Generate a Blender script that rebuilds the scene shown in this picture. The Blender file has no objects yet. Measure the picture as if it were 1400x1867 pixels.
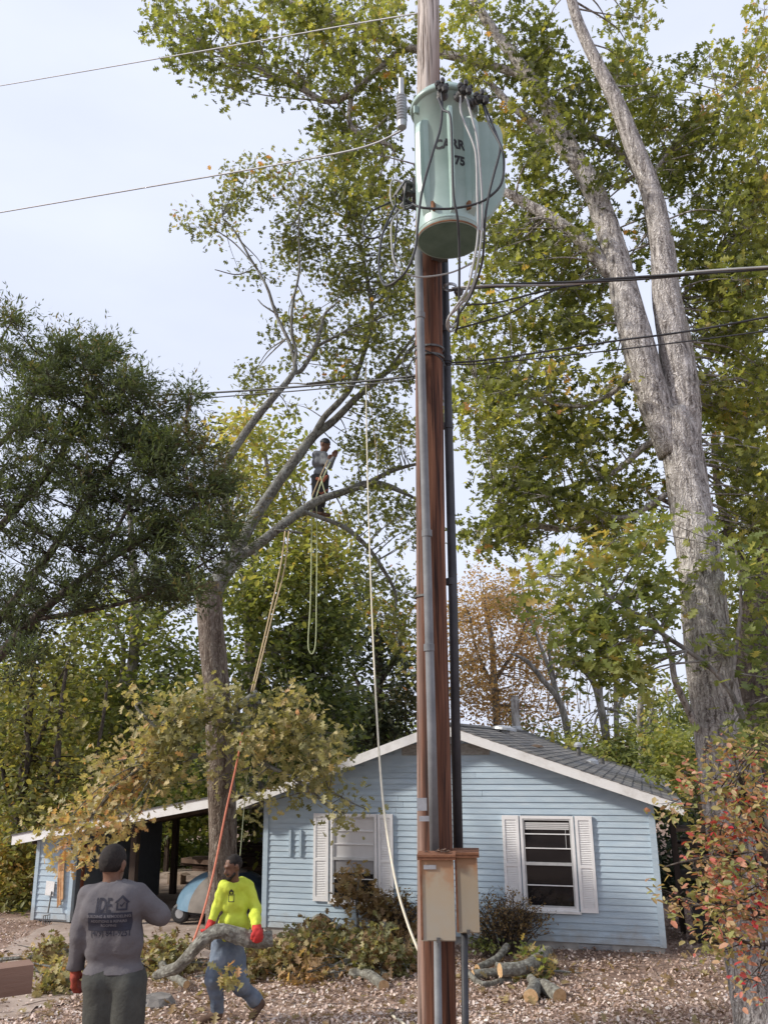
import bpy, math, random
import numpy as np
from mathutils import Vector, Matrix
random.seed(7); RNG = np.random.default_rng(11)
S = bpy.context.scene
# ------------------------------------------------------------------ camera
H = 3.05; F_PX = 1521.2; PITCH = math.radians(15.626); ROLL = math.radians(-0.723)
_r0 = Vector((1, 0, 0)); _u0 = Vector((0, -math.sin(PITCH), math.cos(PITCH))); _f = Vector((0, math.cos(PITCH), math.sin(PITCH)))
_R = _r0*math.cos(ROLL) + _u0*math.sin(ROLL); _U = _u0*math.cos(ROLL) - _r0*math.sin(ROLL)
cd = bpy.data.cameras.new('camera'); cam = bpy.data.objects.new('camera', cd); S.collection.objects.link(cam)
cd.sensor_fit = 'VERTICAL'; cd.sensor_height = 24; cd.lens = 24*F_PX/1867; cd.clip_end = 2000; cd.clip_start = .05
m = Matrix.Identity(4)
for i in range(3): m[i][0] = _R[i]; m[i][1] = _U[i]; m[i][2] = -_f[i]
m[0][3], m[1][3], m[2][3] = 0, 0, H
cam.matrix_world = m
S.camera = cam
S.render.resolution_x = 767; S.render.resolution_y = 1024
# ------------------------------------------------------------------ world, sun, exposure
SUN = Vector((-.84, -.16, .52)).normalized()
el = math.asin(SUN.z); az = math.atan2(SUN.x, SUN.y)
w = bpy.data.worlds.new('World'); S.world = w; w.use_nodes = True
nt = w.node_tree; nt.nodes.clear()
sky = nt.nodes.new('ShaderNodeTexSky'); sky.sky_type = 'NISHITA'; sky.sun_disc = False
sky.sun_elevation = el; sky.sun_rotation = az; sky.air_density = 1.2; sky.dust_density = 2.5
mx = nt.nodes.new('ShaderNodeMix'); mx.data_type = 'RGBA'
tcw = nt.nodes.new('ShaderNodeTexCoord'); mpw = nt.nodes.new('ShaderNodeMapping'); mpw.inputs['Scale'].default_value = (1.2, 1.2, 3.5)
nzw = nt.nodes.new('ShaderNodeTexNoise'); nzw.inputs['Scale'].default_value = 2.2; nzw.inputs['Detail'].default_value = 5
nt.links.new(tcw.outputs['Generated'], mpw.inputs[0]); nt.links.new(mpw.outputs[0], nzw.inputs['Vector'])
rmw = nt.nodes.new('ShaderNodeMapRange'); rmw.inputs[1].default_value = .3; rmw.inputs[2].default_value = .7; rmw.inputs[3].default_value = .82; rmw.inputs[4].default_value = .96
nt.links.new(nzw.outputs[0], rmw.inputs[0]); nt.links.new(rmw.outputs[0], mx.inputs[0])
mx.inputs[7].default_value = (6.75, 7.2, 8.7, 1)
nt.links.new(sky.outputs[0], mx.inputs[6])
bg = nt.nodes.new('ShaderNodeBackground'); bg.inputs[1].default_value = .1
out = nt.nodes.new('ShaderNodeOutputWorld')
nt.links.new(mx.outputs[2], bg.inputs[0]); nt.links.new(bg.outputs[0], out.inputs[0])
sl = bpy.data.lights.new('sun', 'SUN'); sl.energy = 2.9; sl.angle = math.radians(4); sl.color = (1, .94, .85)
so = bpy.data.objects.new('sun', sl); S.collection.objects.link(so); so.rotation_euler = (-SUN).to_track_quat('-Z', 'Y').to_euler()
S.view_settings.view_transform = 'Standard'; S.view_settings.look = 'None'; S.view_settings.gamma = 1
S.view_settings.exposure = 0.42; S.view_settings.use_curve_mapping = False
S.cycles.max_bounces = 6; S.cycles.transparent_max_bounces = 6

# ------------------------------------------------------------------ geometry helpers
def gz(x, y):
    a = np.clip(1 - np.clip(y, -3, 14)/14, 0, 2)
    return 1.73*a*a
def ray(px, py):
    a = (px-700)/F_PX; b = -(py-933)/F_PX
    return _f + _R*a + _U*b
def at(px, py, Y):
    d = ray(px, py); t = Y/d.y
    return Vector((d.x*t, Y, H+d.z*t))
def depth(p): return (p.x*_f.x + p.y*_f.y + (p.z-H)*_f.z)
def ground(px, py, lift=0):
    d = ray(px, py); Y = 8.0
    for _ in range(40):
        Y = (float(gz(0, Y)) + lift - H)/d.z*d.y if d.z < 0 else 60
    t = Y/d.y
    return Vector((d.x*t, Y, H+d.z*t))
YAW = math.radians(16.41)
FU = Vector((math.cos(YAW), -math.sin(YAW), 0)); FN = Vector((math.sin(YAW), math.cos(YAW), 0)); FO = Vector((-2.157, 15.535, 0))
def fp(u, z, n=0): return FO + FU*u + FN*n + Vector((0, 0, z))
def fac(px, py, n=0):
    d = ray(px, py); c = Vector((0, 0, H)); q = FO + FN*n
    t = (q-c).dot(FN)/d.dot(FN); p = c + d*t - FO
    return p.dot(FU), p.z

def tag(o, label=None, cat=None, group=None, kind=None):
    if label: o['label'] = label
    if cat: o['category'] = cat
    if group: o['group'] = group
    if kind: o['kind'] = kind
    return o
def empty(name, loc, label, cat, group=None):
    o = bpy.data.objects.new(name, None); S.collection.objects.link(o); o.location = loc; o.empty_display_size = .2
    return tag(o, label, cat, group)
def link(name, me, mat, parent=None, mats=None):
    o = bpy.data.objects.new(name, me); S.collection.objects.link(o)
    if mats:
        for q in mats: me.materials.append(q)
    elif mat is not None and not me.materials: me.materials.append(mat)
    if parent is not None: o.parent = parent
    return o
def origin_of(parent):
    v = Vector((0, 0, 0))
    while parent is not None: v = v + parent.location; parent = parent.parent
    return v
class MB:
    def __init__(s): s.v = []; s.f = []; s.m = []
    def add(s, vs, fs, mi=0):
        n = len(s.v); s.v += [tuple(v) for v in vs]; s.f += [tuple(i+n for i in f) for f in fs]; s.m += [mi]*len(fs); return s
    def hexa(s, p, mi=0):   # 8 points: bottom ring 0-3, top ring 4-7
        return s.add(p, [(3,2,1,0),(4,5,6,7),(0,1,5,4),(1,2,6,5),(2,3,7,6),(3,0,4,7)], mi)
    def box(s, c, dx, dy, dz, ax=None, mi=0):
        c = Vector(c); X, Y, Z = ax or (Vector((1,0,0)), Vector((0,1,0)), Vector((0,0,1)))
        X = Vector(X)*dx/2; Y = Vector(Y)*dy/2; Z = Vector(Z)*dz/2
        return s.hexa([c-X-Y-Z, c+X-Y-Z, c+X+Y-Z, c-X+Y-Z, c-X-Y+Z, c+X-Y+Z, c+X+Y+Z, c-X+Y+Z], mi)
    def fbox(s, u0, u1, z0, z1, n0, n1, mi=0):
        return s.hexa([fp(u0,z0,n0), fp(u1,z0,n0), fp(u1,z0,n1), fp(u0,z0,n1), fp(u0,z1,n0), fp(u1,z1,n0), fp(u1,z1,n1), fp(u0,z1,n1)], mi)
    def tube(s, pts, rs, seg=8, cap=True, mi=0, bump=0, capmi=None):
        pts = [Vector(p) for p in pts]; n = len(pts)
        if not hasattr(rs, '__len__'): rs = [rs]*n
        t0 = (pts[1]-pts[0]).normalized(); up = Vector((0,0,1)) if abs(t0.z) < .9 else Vector((1,0,0))
        a = t0.cross(up).normalized(); vs = []
        for i, p in enumerate(pts):
            t = (pts[min(i+1,n-1)]-pts[max(i-1,0)]).normalized()
            a = (a - t*a.dot(t)).normalized(); b = t.cross(a)
            for k in range(seg):
                th = 2*math.pi*k/seg; r = rs[i]
                if bump: r *= 1 + bump*math.sin(3*th+i*.7)*.5 + bump*random.uniform(-.6,.6)
                vs.append(p + (a*math.cos(th) + b*math.sin(th))*r)
        fs = [(i*seg+k, i*seg+(k+1)%seg, (i+1)*seg+(k+1)%seg, (i+1)*seg+k) for i in range(n-1) for k in range(seg)]
        s.add(vs, fs, mi)
        if cap:
            base = len(s.v)-len(vs); cm = mi if capmi is None else capmi
            s.f.append(tuple(base+k for k in reversed(range(seg)))); s.m.append(cm)
            s.f.append(tuple(base+(n-1)*seg+k for k in range(seg))); s.m.append(cm)
        return s
    def lathe(s, c, prof, seg=24, ax=Vector((0,0,1)), mi=0, a0=0, a1=2*math.pi):
        c = Vector(c); ax = Vector(ax).normalized(); up = Vector((0,0,1)) if abs(ax.z) < .9 else Vector((1,0,0))
        a = ax.cross(up).normalized(); b = ax.cross(a); vs = []
        for (r, z) in prof:
            for k in range(seg):
                th = 2*math.pi*k/seg; vs.append(c + ax*z + (a*math.cos(th)+b*math.sin(th))*r)
        return s.add(vs, [(i*seg+k, i*seg+(k+1)%seg, (i+1)*seg+(k+1)%seg, (i+1)*seg+k) for i in range(len(prof)-1) for k in range(seg)], mi)
    def build(s, name, mat, parent=None, smooth=False, mats=None):
        me = bpy.data.meshes.new(name); o = origin_of(parent)
        me.from_pydata([(v[0]-o.x, v[1]-o.y, v[2]-o.z) for v in s.v], [], s.f)
        ob = link(name, me, mat, parent, mats)
        if mats: me.polygons.foreach_set('material_index', s.m)
        if smooth: me.polygons.foreach_set('use_smooth', [True]*len(me.polygons))
        return ob
def catmull(pts, k=5):
    P = [np.array(p, float) for p in pts]; P = [2*P[0]-P[1]] + P + [2*P[-1]-P[-2]]; out = []
    for i in range(1, len(P)-2):
        for j in range(k):
            t = j/k; out.append(.5*((2*P[i]) + (-P[i-1]+P[i+1])*t + (2*P[i-1]-5*P[i]+4*P[i+1]-P[i+2])*t*t + (-P[i-1]+3*P[i]-3*P[i+1]+P[i+2])*t**3))
    out.append(P[-2]); return out
def array_mesh(name, V, loops, sizes, tone=None):
    me = bpy.data.meshes.new(name); V = np.asarray(V, np.float32); loops = np.asarray(loops, np.int32); sizes = np.asarray(sizes, np.int32)
    me.vertices.add(len(V)); me.vertices.foreach_set('co', V.ravel())
    me.loops.add(len(loops)); me.loops.foreach_set('vertex_index', loops)
    me.polygons.add(len(sizes)); st = np.concatenate([[0], np.cumsum(sizes)[:-1]]).astype(np.int32)
    me.polygons.foreach_set('loop_start', st); me.polygons.foreach_set('loop_total', sizes)
    if tone is not None:
        a = me.attributes.new('tone', 'FLOAT', 'FACE'); a.data.foreach_set('value', np.asarray(tone, np.float32))
    me.update(calc_edges=True); return me

# ------------------------------------------------------------------ materials
def ramp(nt, cols):
    r = nt.nodes.new('ShaderNodeValToRGB'); e = r.color_ramp.elements
    while len(e) < len(cols): e.new(.5)
    for i, (p, c) in enumerate(cols): e[i].position = p; e[i].color = (*c, 1)
    return r
def base_mat(name):
    m = bpy.data.materials.new(name); m.use_nodes = True; nt = m.node_tree
    return m, nt, nt.nodes['Principled BSDF']
def noise(nt, scale, vec=None, detail=6, rough=.6, stretch=None, coord='Object'):
    tc = nt.nodes.new('ShaderNodeTexCoord'); mp = nt.nodes.new('ShaderNodeMapping'); n = nt.nodes.new('ShaderNodeTexNoise')
    if stretch: mp.inputs['Scale'].default_value = stretch
    n.inputs['Scale'].default_value = scale; n.inputs['Detail'].default_value = detail; n.inputs['Roughness'].default_value = rough
    nt.links.new(tc.outputs[coord], mp.inputs[0]); nt.links.new(mp.outputs[0], n.inputs['Vector']); return n
def noisy(name, cols, scale=6, stretch=None, rough=.8, bump=.3, bscale=None, metal=0, detail=7, spec=.3):
    m, nt, b = base_mat(name)
    n = noise(nt, scale, stretch=stretch, detail=detail); r = ramp(nt, cols)
    nt.links.new(n.outputs[0], r.inputs[0]); nt.links.new(r.outputs[0], b.inputs['Base Color'])
    b.inputs['Roughness'].default_value = rough; b.inputs['Metallic'].default_value = metal; b.inputs['Specular IOR Level'].default_value = spec
    if bump:
        n2 = noise(nt, bscale or scale*2.5, stretch=stretch); bp = nt.nodes.new('ShaderNodeBump'); bp.inputs['Strength'].default_value = bump; bp.inputs['Distance'].default_value = .02
        nt.links.new(n2.outputs[0], bp.inputs['Height']); nt.links.new(bp.outputs[0], b.inputs['Normal'])
    return m
def bark(name, dark, mid, light, scale=9, bump=1.0, stretch=(1, 1, .18), lichen=None):
    m, nt, b = base_mat(name)
    v = nt.nodes.new('ShaderNodeTexVoronoi'); v.feature = 'DISTANCE_TO_EDGE'; v.inputs['Scale'].default_value = scale*1.5
    tc = nt.nodes.new('ShaderNodeTexCoord'); mp = nt.nodes.new('ShaderNodeMapping'); mp.inputs['Scale'].default_value = stretch
    n0 = noise(nt, 5, detail=4); ad = nt.nodes.new('ShaderNodeMixRGB'); ad.blend_type = 'ADD'; ad.inputs[0].default_value = .25
    nt.links.new(tc.outputs['Object'], ad.inputs[1]); nt.links.new(n0.outputs['Color'], ad.inputs[2]); nt.links.new(ad.outputs[0], mp.inputs[0]); nt.links.new(mp.outputs[0], v.inputs['Vector'])
    n = noise(nt, scale*1.2, stretch=stretch, detail=8); mu = nt.nodes.new('ShaderNodeMath'); mu.operation = 'MULTIPLY_ADD'; mu.inputs[1].default_value = .8; 
    nt.links.new(v.outputs[0], mu.inputs[0]); nt.links.new(n.outputs[0], mu.inputs[2])
    r = ramp(nt, [(.38, dark), (.56, mid), (.85, light)]); nt.links.new(mu.outputs[0], r.inputs[0])
    col = r.outputs[0]
    if lichen:
        n3 = noise(nt, 3.5, detail=6); r3 = ramp(nt, [(.48, (0,0,0)), (.62, (1,1,1))]); nt.links.new(n3.outputs[0], r3.inputs[0])
        mm = nt.nodes.new('ShaderNodeMixRGB'); nt.links.new(r3.outputs[0], mm.inputs[0]); nt.links.new(col, mm.inputs[1]); mm.inputs[2].default_value = (*lichen, 1)
        mm2 = nt.nodes.new('ShaderNodeMixRGB'); mm2.inputs[0].default_value = .5; nt.links.new(mm.outputs[0], mm2.inputs[1]); nt.links.new(col, mm2.inputs[2]); col = mm2.outputs[0]
    nt.links.new(col, b.inputs['Base Color']); b.inputs['Roughness'].default_value = .95; b.inputs['Specular IOR Level'].default_value = .15
    bp = nt.nodes.new('ShaderNodeBump'); bp.inputs['Strength'].default_value = bump; bp.inputs['Distance'].default_value = .05
    nt.links.new(mu.outputs[0], bp.inputs['Height']); nt.links.new(bp.outputs[0], b.inputs['Normal'])
    return m
def leafmat(name, cols, trans=.35, rough=.5):
    m, nt, b = base_mat(name)
    at_ = nt.nodes.new('ShaderNodeAttribute'); at_.attribute_name = 'tone'; r = ramp(nt, cols); nt.links.new(at_.outputs['Fac'], r.inputs[0])
    nt.links.new(r.outputs[0], b.inputs['Base Color']); b.inputs['Roughness'].default_value = rough; b.inputs['Specular IOR Level'].default_value = .35
    t = nt.nodes.new('ShaderNodeBsdfTranslucent'); br = nt.nodes.new('ShaderNodeMixRGB'); br.blend_type = 'MULTIPLY'; br.inputs[0].default_value = 1; br.inputs[2].default_value = (1.5, 1.5, .7, 1)
    nt.links.new(r.outputs[0], br.inputs[1]); nt.links.new(br.outputs[0], t.inputs[0])
    mxs = nt.nodes.new('ShaderNodeMixShader'); mxs.inputs[0].default_value = trans
    nt.links.new(b.outputs[0], mxs.inputs[1]); nt.links.new(t.outputs[0], mxs.inputs[2]); nt.links.new(mxs.outputs[0], nt.nodes['Material Output'].inputs[0])
    return m
def plain(name, c, rough=.6, metal=0, spec=.5, var=.12, scale=8, bump=.05):
    lo = tuple(x*(1-var) for x in c); hi = tuple(min(1, x*(1+var)) for x in c)
    return noisy(name, [(.3, lo), (.7, hi)], scale=scale, rough=rough, metal=metal, bump=bump, spec=spec)

M_oak = leafmat('oak_leaf', [(0, (.06,.07,.03)), (.45, (.155,.17,.062)), (.75, (.28,.28,.09)), (.92, (.38,.29,.10)), (1, (.44,.20,.08))], .5)
M_oakr = leafmat('right_oak_leaf', [(0, (.06,.075,.03)), (.45, (.19,.21,.07)), (.75, (.38,.38,.115)), (.92, (.50,.40,.14)), (1, (.50,.26,.11))], .55)
M_maple = leafmat('bright_leaf', [(0, (.09,.12,.045)), (.5, (.21,.25,.085)), (.85, (.38,.38,.14)), (1, (.50,.36,.13))], .45)
M_green = leafmat('woods_leaf', [(0, (.065,.09,.035)), (.5, (.21,.24,.085)), (.85, (.42,.41,.13)), (1, (.48,.36,.13))], .45)
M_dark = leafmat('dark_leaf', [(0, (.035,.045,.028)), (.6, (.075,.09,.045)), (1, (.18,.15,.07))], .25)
M_yel = leafmat('yellowing_leaf', [(0, (.07,.085,.03)), (.5, (.20,.20,.07)), (.85, (.36,.30,.10)), (1, (.46,.28,.10))], .42)
M_orange = leafmat('rusty_leaf', [(0, (.24,.16,.10)), (.5, (.46,.31,.18)), (1, (.60,.38,.20))], .45)
M_cut = leafmat('wilting_leaf', [(0, (.16,.16,.075)), (.4, (.36,.33,.16)), (.7, (.52,.43,.22)), (1, (.55,.29,.15))], .35)
M_brownl = leafmat('brown_leaf', [(0, (.13,.08,.04)), (.5, (.26,.17,.08)), (1, (.36,.30,.14))], .25)
M_dog = leafmat('dogwood_leaf', [(0, (.16,.19,.07)), (.42, (.37,.37,.15)), (.64, (.52,.36,.22)), (.8, (.56,.22,.17)), (1, (.60,.05,.07))], .35)
M_cedar = leafmat('cedar_needle', [(0, (.045,.05,.032)), (.45, (.075,.095,.048)), (.8, (.13,.17,.065)), (1, (.22,.17,.09))], .3, .7)
M_litter = leafmat('dry_leaf', [(0, (.24,.155,.12)), (.35, (.50,.36,.29)), (.65, (.70,.56,.49)), (1, (.82,.75,.70))], .1, .8)
M_bark_r = bark('pale_grey_bark', (.10,.085,.075), (.38,.35,.325), (.70,.66,.62), 17, 1.0)
M_bark_l = bark('brown_grey_bark', (.07,.05,.04), (.17,.135,.11), (.30,.26,.22), 12, .9)
M_limb = bark('limb_bark', (.06,.055,.045), (.155,.145,.125), (.30,.30,.27), 16, .6, (1,1,.6), lichen=(.34,.36,.33))
M_bark_d = bark('dark_bark', (.03,.025,.02), (.08,.065,.055), (.15,.13,.11), 10, .8)
M_bark_g = bark('grey_trunk_bark', (.10,.09,.08), (.22,.20,.18), (.36,.34,.31), 8, .6)
M_cutw = noisy('fresh_cut_wood', [(.3, (.45,.27,.13)), (.6, (.62,.42,.23)), (.8, (.70,.52,.32))], 25, rough=.8, bump=.3)
M_blue = noisy('light_blue_paint', [(.3, (.39,.49,.57)), (.55, (.45,.55,.62)), (.75, (.505,.59,.65))], 3.5, stretch=(1,1,5), rough=.62, bump=.12, bscale=30)
for _m in (M_blue,):
    _n = _m.node_tree; _b = _n.nodes['Principled BSDF']; _tc = _n.nodes.new('ShaderNodeTexCoord'); _sp = _n.nodes.new('ShaderNodeSeparateXYZ'); _n.links.new(_tc.outputs['Object'], _sp.inputs[0])
    _ns = noise(_n, 5, detail=6); _a = _n.nodes.new('ShaderNodeMath'); _a.operation = 'MULTIPLY_ADD'; _a.inputs[1].default_value = .9; _n.links.new(_ns.outputs[0], _a.inputs[0]); _s2 = _n.nodes.new('ShaderNodeMath'); _s2.operation = 'MULTIPLY'; _s2.inputs[1].default_value = -1.0; _n.links.new(_sp.outputs[2], _s2.inputs[0]); _n.links.new(_s2.outputs[0], _a.inputs[2])
    _r = ramp(_n, [(.12, (0,0,0)), (.40, (.55,.55,.55))]); _n.links.new(_a.outputs[0], _r.inputs[0]); _mx = _n.nodes.new('ShaderNodeMixRGB'); _n.links.new(_r.outputs[0], _mx.inputs[0]); _n.links.new(_b.inputs['Base Color'].links[0].from_socket, _mx.inputs[1]); _mx.inputs[2].default_value = (.36,.33,.29,1); _n.links.new(_mx.outputs[0], _b.inputs['Base Color'])
M_bl = [M_blue]
for w_, k_ in (('faded', 1.07), ('deep', .95), ('plain', 1.02)):
    _c = M_blue.copy(); _c.name = 'light_blue_paint_'+w_
    for _nd in _c.node_tree.nodes:
        if _nd.type == 'VALTORGB' and len(_nd.color_ramp.elements) == 3:
            for _e in _nd.color_ramp.elements: _e.color = tuple(x*k_ for x in _e.color[:3])+(1,)
    M_bl.append(_c)
M_white = noisy('white_paint', [(.28, (.70,.68,.65)), (.5, (.84,.83,.81)), (.8, (.88,.88,.87))], 5, rough=.55, bump=.08)
M_shut = plain('shutter_white', (.86,.85,.84), .5, var=.05)
M_found = noisy('concrete', [(.3, (.34,.32,.29)), (.7, (.52,.50,.46))], 6, rough=.9, bump=.3)
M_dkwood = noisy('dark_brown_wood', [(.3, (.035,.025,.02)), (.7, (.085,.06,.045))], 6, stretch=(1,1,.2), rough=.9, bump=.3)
M_midwood = noisy('brown_wood', [(.3, (.11,.07,.05)), (.7, (.20,.135,.10))], 6, stretch=(1,1,.2), rough=.85, bump=.3)
M_soffit = noisy('soffit_paint', [(.3, (.30,.30,.28)), (.7, (.44,.44,.42))], 5, rough=.8)
M_sh = []
for i, c in enumerate([(.16,.155,.15), (.215,.205,.19), (.26,.245,.225), (.18,.18,.18)]):
    M_sh.append(noisy('shingle_grit_%s' % 'abcd'[i], [(.3, tuple(x*.7 for x in c)), (.5, c), (.75, tuple(x*1.35 for x in c))], 14, rough=.95, bump=.5, bscale=120, spec=.1))
M_glass, _nt, _b = base_mat('dark_glass'); _b.inputs['Base Color'].default_value = (.012,.012,.014,1); _b.inputs['Roughness'].default_value = .06; _b.inputs['Specular IOR Level'].default_value = .5
M_blind = plain('blind_white', (.62,.61,.60), .6, var=.04)
M_blindd = plain('shade_grey', (.30,.29,.29), .7, var=.06)
M_galv = noisy('galvanised', [(.3, (.30,.31,.32)), (.7, (.52,.53,.54))], 9, rough=.45, metal=.6, bump=.1)
M_rustflue = noisy('sooty_flue', [(.35, (.16,.13,.11)), (.55, (.50,.48,.46))], 7, stretch=(1,1,.3), rough=.6, metal=.1)
M_black = plain('black_rubber', (.018,.018,.02), .55)
M_cable = plain('black_cable', (.03,.03,.032), .5)
M_cableg = plain('grey_cable', (.36,.36,.35), .5)
M_wire = plain('aluminium_wire', (.30,.30,.31), .5, metal=.3)
M_steel = noisy('dark_fitting', [(.3, (.06,.06,.06)), (.7, (.18,.175,.17))], 20, rough=.6, metal=.4)

# ------------------------------------------------------------------ ground
def build_ground():
    xs = np.concatenate([[-900,-300,-120,-60,-35], np.linspace(-20, 20, 81), [35,60,120,300,900]])
    ys = np.concatenate([[-300,-60,-20,-8], np.linspace(-4, 40, 100), [50,70,120,300,900]])
    X, Y = np.meshgrid(xs, ys); Z = gz(X, Y) + .025*np.sin(X*1.3+Y*.7)*np.sin(Y*1.1-X*.4)*np.where(np.abs(X) < 20, 1, 0)*np.where(Y < 14, 1, .4)-.005
    V = np.stack([X.ravel(), Y.ravel(), Z.ravel()], 1); nx = len(xs)
    F = [(j*nx+i, j*nx+i+1, (j+1)*nx+i+1, (j+1)*nx+i) for j in range(len(ys)-1) for i in range(nx-1)]
    m, nt, b = base_mat('leafy_soil')
    n = noise(nt, 1.1, detail=8, rough=.65); n2 = noise(nt, 28, detail=6, rough=.7)
    r1 = ramp(nt, [(.32, (.22,.15,.115)), (.5, (.34,.25,.20)), (.68, (.48,.38,.31))]); nt.links.new(n.outputs[0], r1.inputs[0])
    r2 = ramp(nt, [(.35, (.5,.45,.42)), (.6, (1.15,1.1,1.08))]); nt.links.new(n2.outputs[0], r2.inputs[0])
    mm = nt.nodes.new('ShaderNodeMixRGB'); mm.blend_type = 'MULTIPLY'; mm.inputs[0].default_value = .85
    nt.links.new(r1.outputs[0], mm.inputs[1]); nt.links.new(r2.outputs[0], mm.inputs[2]); nt.links.new(mm.outputs[0], b.inputs['Base Color'])
    b.inputs['Roughness'].default_value = .95; b.inputs['Specular IOR Level'].default_value = .1
    bp = nt.nodes.new('ShaderNodeBump'); bp.inputs['Strength'].default_value = .6; bp.inputs['Distance'].default_value = .03; nt.links.new(n2.outputs[0], bp.inputs['Height']); nt.links.new(bp.outputs[0], b.inputs['Normal'])
    mb = MB(); mb.v = [tuple(v) for v in V]; mb.f = F; mb.m = [0]*len(F)
    tag(mb.build('ground', m, smooth=True), kind='structure')
    # bare driveway in front of and under the carport
    M_dirt = noisy('packed_dirt', [(.3, (.30,.225,.18)), (.55, (.44,.35,.29)), (.75, (.56,.47,.40))], 3, rough=.95, bump=.5, bscale=60)
    pts = [ground(60,1700), ground(480,1698), ground(470,1735), ground(300,1760), ground(150,1810), ground(40,1862), ground(-120,1862), ground(-40,1790), ground(20,1725)]
    poly = [(p.x, p.y) for p in pts]
    back = [fp(-.15, 0, 7), fp(-5.6, 0, 7)]
    V = [Vector((p.x, p.y, gz(p.x, p.y)+.012)) for p in [back[1]] + [pts[0]] + pts[8:9] + [pts[7], pts[6], pts[5], pts[4], pts[3], pts[2], pts[1], back[0]]]
    # dense grid clipped to the polygon so that it follows the terrain
    import itertools
    P2 = [(v.x, v.y) for v in V]
    def inside(x, y):
        c = False
        for i in range(len(P2)):
            x1, y1 = P2[i]; x2, y2 = P2[i-1]
            if (y1 > y) != (y2 > y) and x < (x2-x1)*(y-y1)/(y2-y1)+x1: c = not c
        return c
    st = .22; vs = {}; fs = []; mb = MB()
    def vid(i, j):
        if (i, j) not in vs:
            x = i*st + .05*math.sin(j*1.7); y = j*st + .05*math.sin(i*2.1); vs[(i, j)] = len(mb.v)
            mb.v.append((x, y, float(gz(x, y)) + .025*math.sin(x*1.3+y*.7)*math.sin(y*1.1-x*.4)*(1 if y < 14 else .4) + .012))
        return vs[(i, j)]
    for i in range(-60, 10):
        for j in range(35, 120):
            if inside((i+.5)*st, (j+.5)*st): mb.f.append((vid(i,j), vid(i+1,j), vid(i+1,j+1), vid(i,j+1))); mb.m.append(0)
    tag(mb.build('driveway', M_dirt, smooth=True), kind='structure')
    tw = MB()
    for _ in range(170):
        x = random.uniform(-6, 6); y = random.uniform(9.6, 14.0); z = float(gz(x, y))+.03; a = random.uniform(0, 6.28); l = random.uniform(.08, .45); k = random.gauss(0, .06)
        tw.tube([(x, y, z), (x+math.cos(a)*l*.5+k, y+math.sin(a)*l*.5+k, z+.015), (x+math.cos(a)*l, y+math.sin(a)*l, z+.005)], [.006, .005, .003], 4)
    tag(tw.build('fallen_twigs', plain('twig_brown', (.20,.15,.12), .9)), 'thin broken twigs scattered over the fallen leaves', 'twigs', kind='stuff')
    n = 900; Xb = RNG.uniform(-7, 7, n); Yb = RNG.uniform(9.4, 14.2, n); Pb = np.stack([Xb, Yb, gz(Xb, Yb)+.05], 1); ub = (Xb-FO.x)*FU.x + (Yb-FO.y)*FU.y; nb_ = (Xb-FO.x)*FN.x + (Yb-FO.y)*FN.y; Pb = Pb[(nb_ < -.1)]
    tag(link('fallen_oak_leaves', leaf_mesh('fallen_oak_leaves', Pb, RNG.uniform(.08, .15, len(Pb)), np.clip(RNG.normal(.5,.25,len(Pb)),0,1), 'lobed', up=1.2), M_brownl), 'larger lobed brown oak leaves lying on top of the leaf litter', 'fallen leaves', kind='stuff')
    # leaf litter
    n = 95000
    Y = 9.2 + RNG.random(n)**1.3*9.5; X = (RNG.random(n)*2-1)*(Y*.50+.6)
    keep = np.ones(n, bool)
    dirt = np.array([inside(a, b) for a, b in zip(X, Y)]); keep &= ~(dirt & (RNG.random(n) < .93))
    u = (X-FO.x)*FU.x + (Y-FO.y)*FU.y; nn = (X-FO.x)*FN.x + (Y-FO.y)*FN.y
    dr_ = np.sin(X*1.9+2*np.sin(Y*.8))*np.sin(Y*2.6+1.3*np.sin(X*.9)); keep &= ~((dr_ < -.35) & (RNG.random(len(X)) < .62))
    keep &= ~((u > -5.6) & (u < 6.6) & (nn > -.05)); X = X[keep]; Y = Y[keep]; n = len(X)
    Z = gz(X, Y) + .025*np.sin(X*1.3+Y*.7)*np.sin(Y*1.1-X*.4)*np.where(Y < 14, 1, .4) + .012 + RNG.random(n)*.02
    P = np.stack([X, Y, Z], 1)
    patch = .5+.5*np.sin(X*.9+1)*np.sin(Y*1.7+X*.3)
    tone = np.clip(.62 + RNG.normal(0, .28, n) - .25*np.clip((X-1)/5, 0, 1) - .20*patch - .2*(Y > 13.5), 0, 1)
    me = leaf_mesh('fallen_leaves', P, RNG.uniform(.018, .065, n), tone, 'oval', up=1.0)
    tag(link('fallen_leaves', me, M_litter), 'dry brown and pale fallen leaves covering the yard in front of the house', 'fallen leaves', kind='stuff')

# ------------------------------------------------------------------ leaves
def _tmpl(kind):
    if kind == 'kite':
        return np.array([(0,0,0), (.45,.3,.06), (1,0,0), (.45,-.3,.06)]), [(0,1,2), (0,2,3)]
    if kind == 'needle':
        return np.array([(0,0,0), (.4,.13,.0), (1,0,0), (.4,-.13,.0)]), [(0,1,2,3)]
    if kind == 'oval':
        return np.array([(0,0,0), (.3,.27,.07), (.75,.22,.06), (1,0,-.05), (.75,-.22,.06), (.3,-.27,.07)]), [(0,1,2,3), (0,3,4,5)]
    half = [(.12,.07), (.27,.36), (.40,.10), (.56,.47), (.69,.11), (.86,.27)]
    v = [(0,0,0)] + [(x, y, abs(y)*.22) for x, y in half] + [(1,0,-.04)] + [(x, -y, abs(y)*.22) for x, y in reversed(half)]
    return np.array(v), [(0,1,2,3,4,5,6,7), (0,7,8,9,10,11,12,13)]
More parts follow.
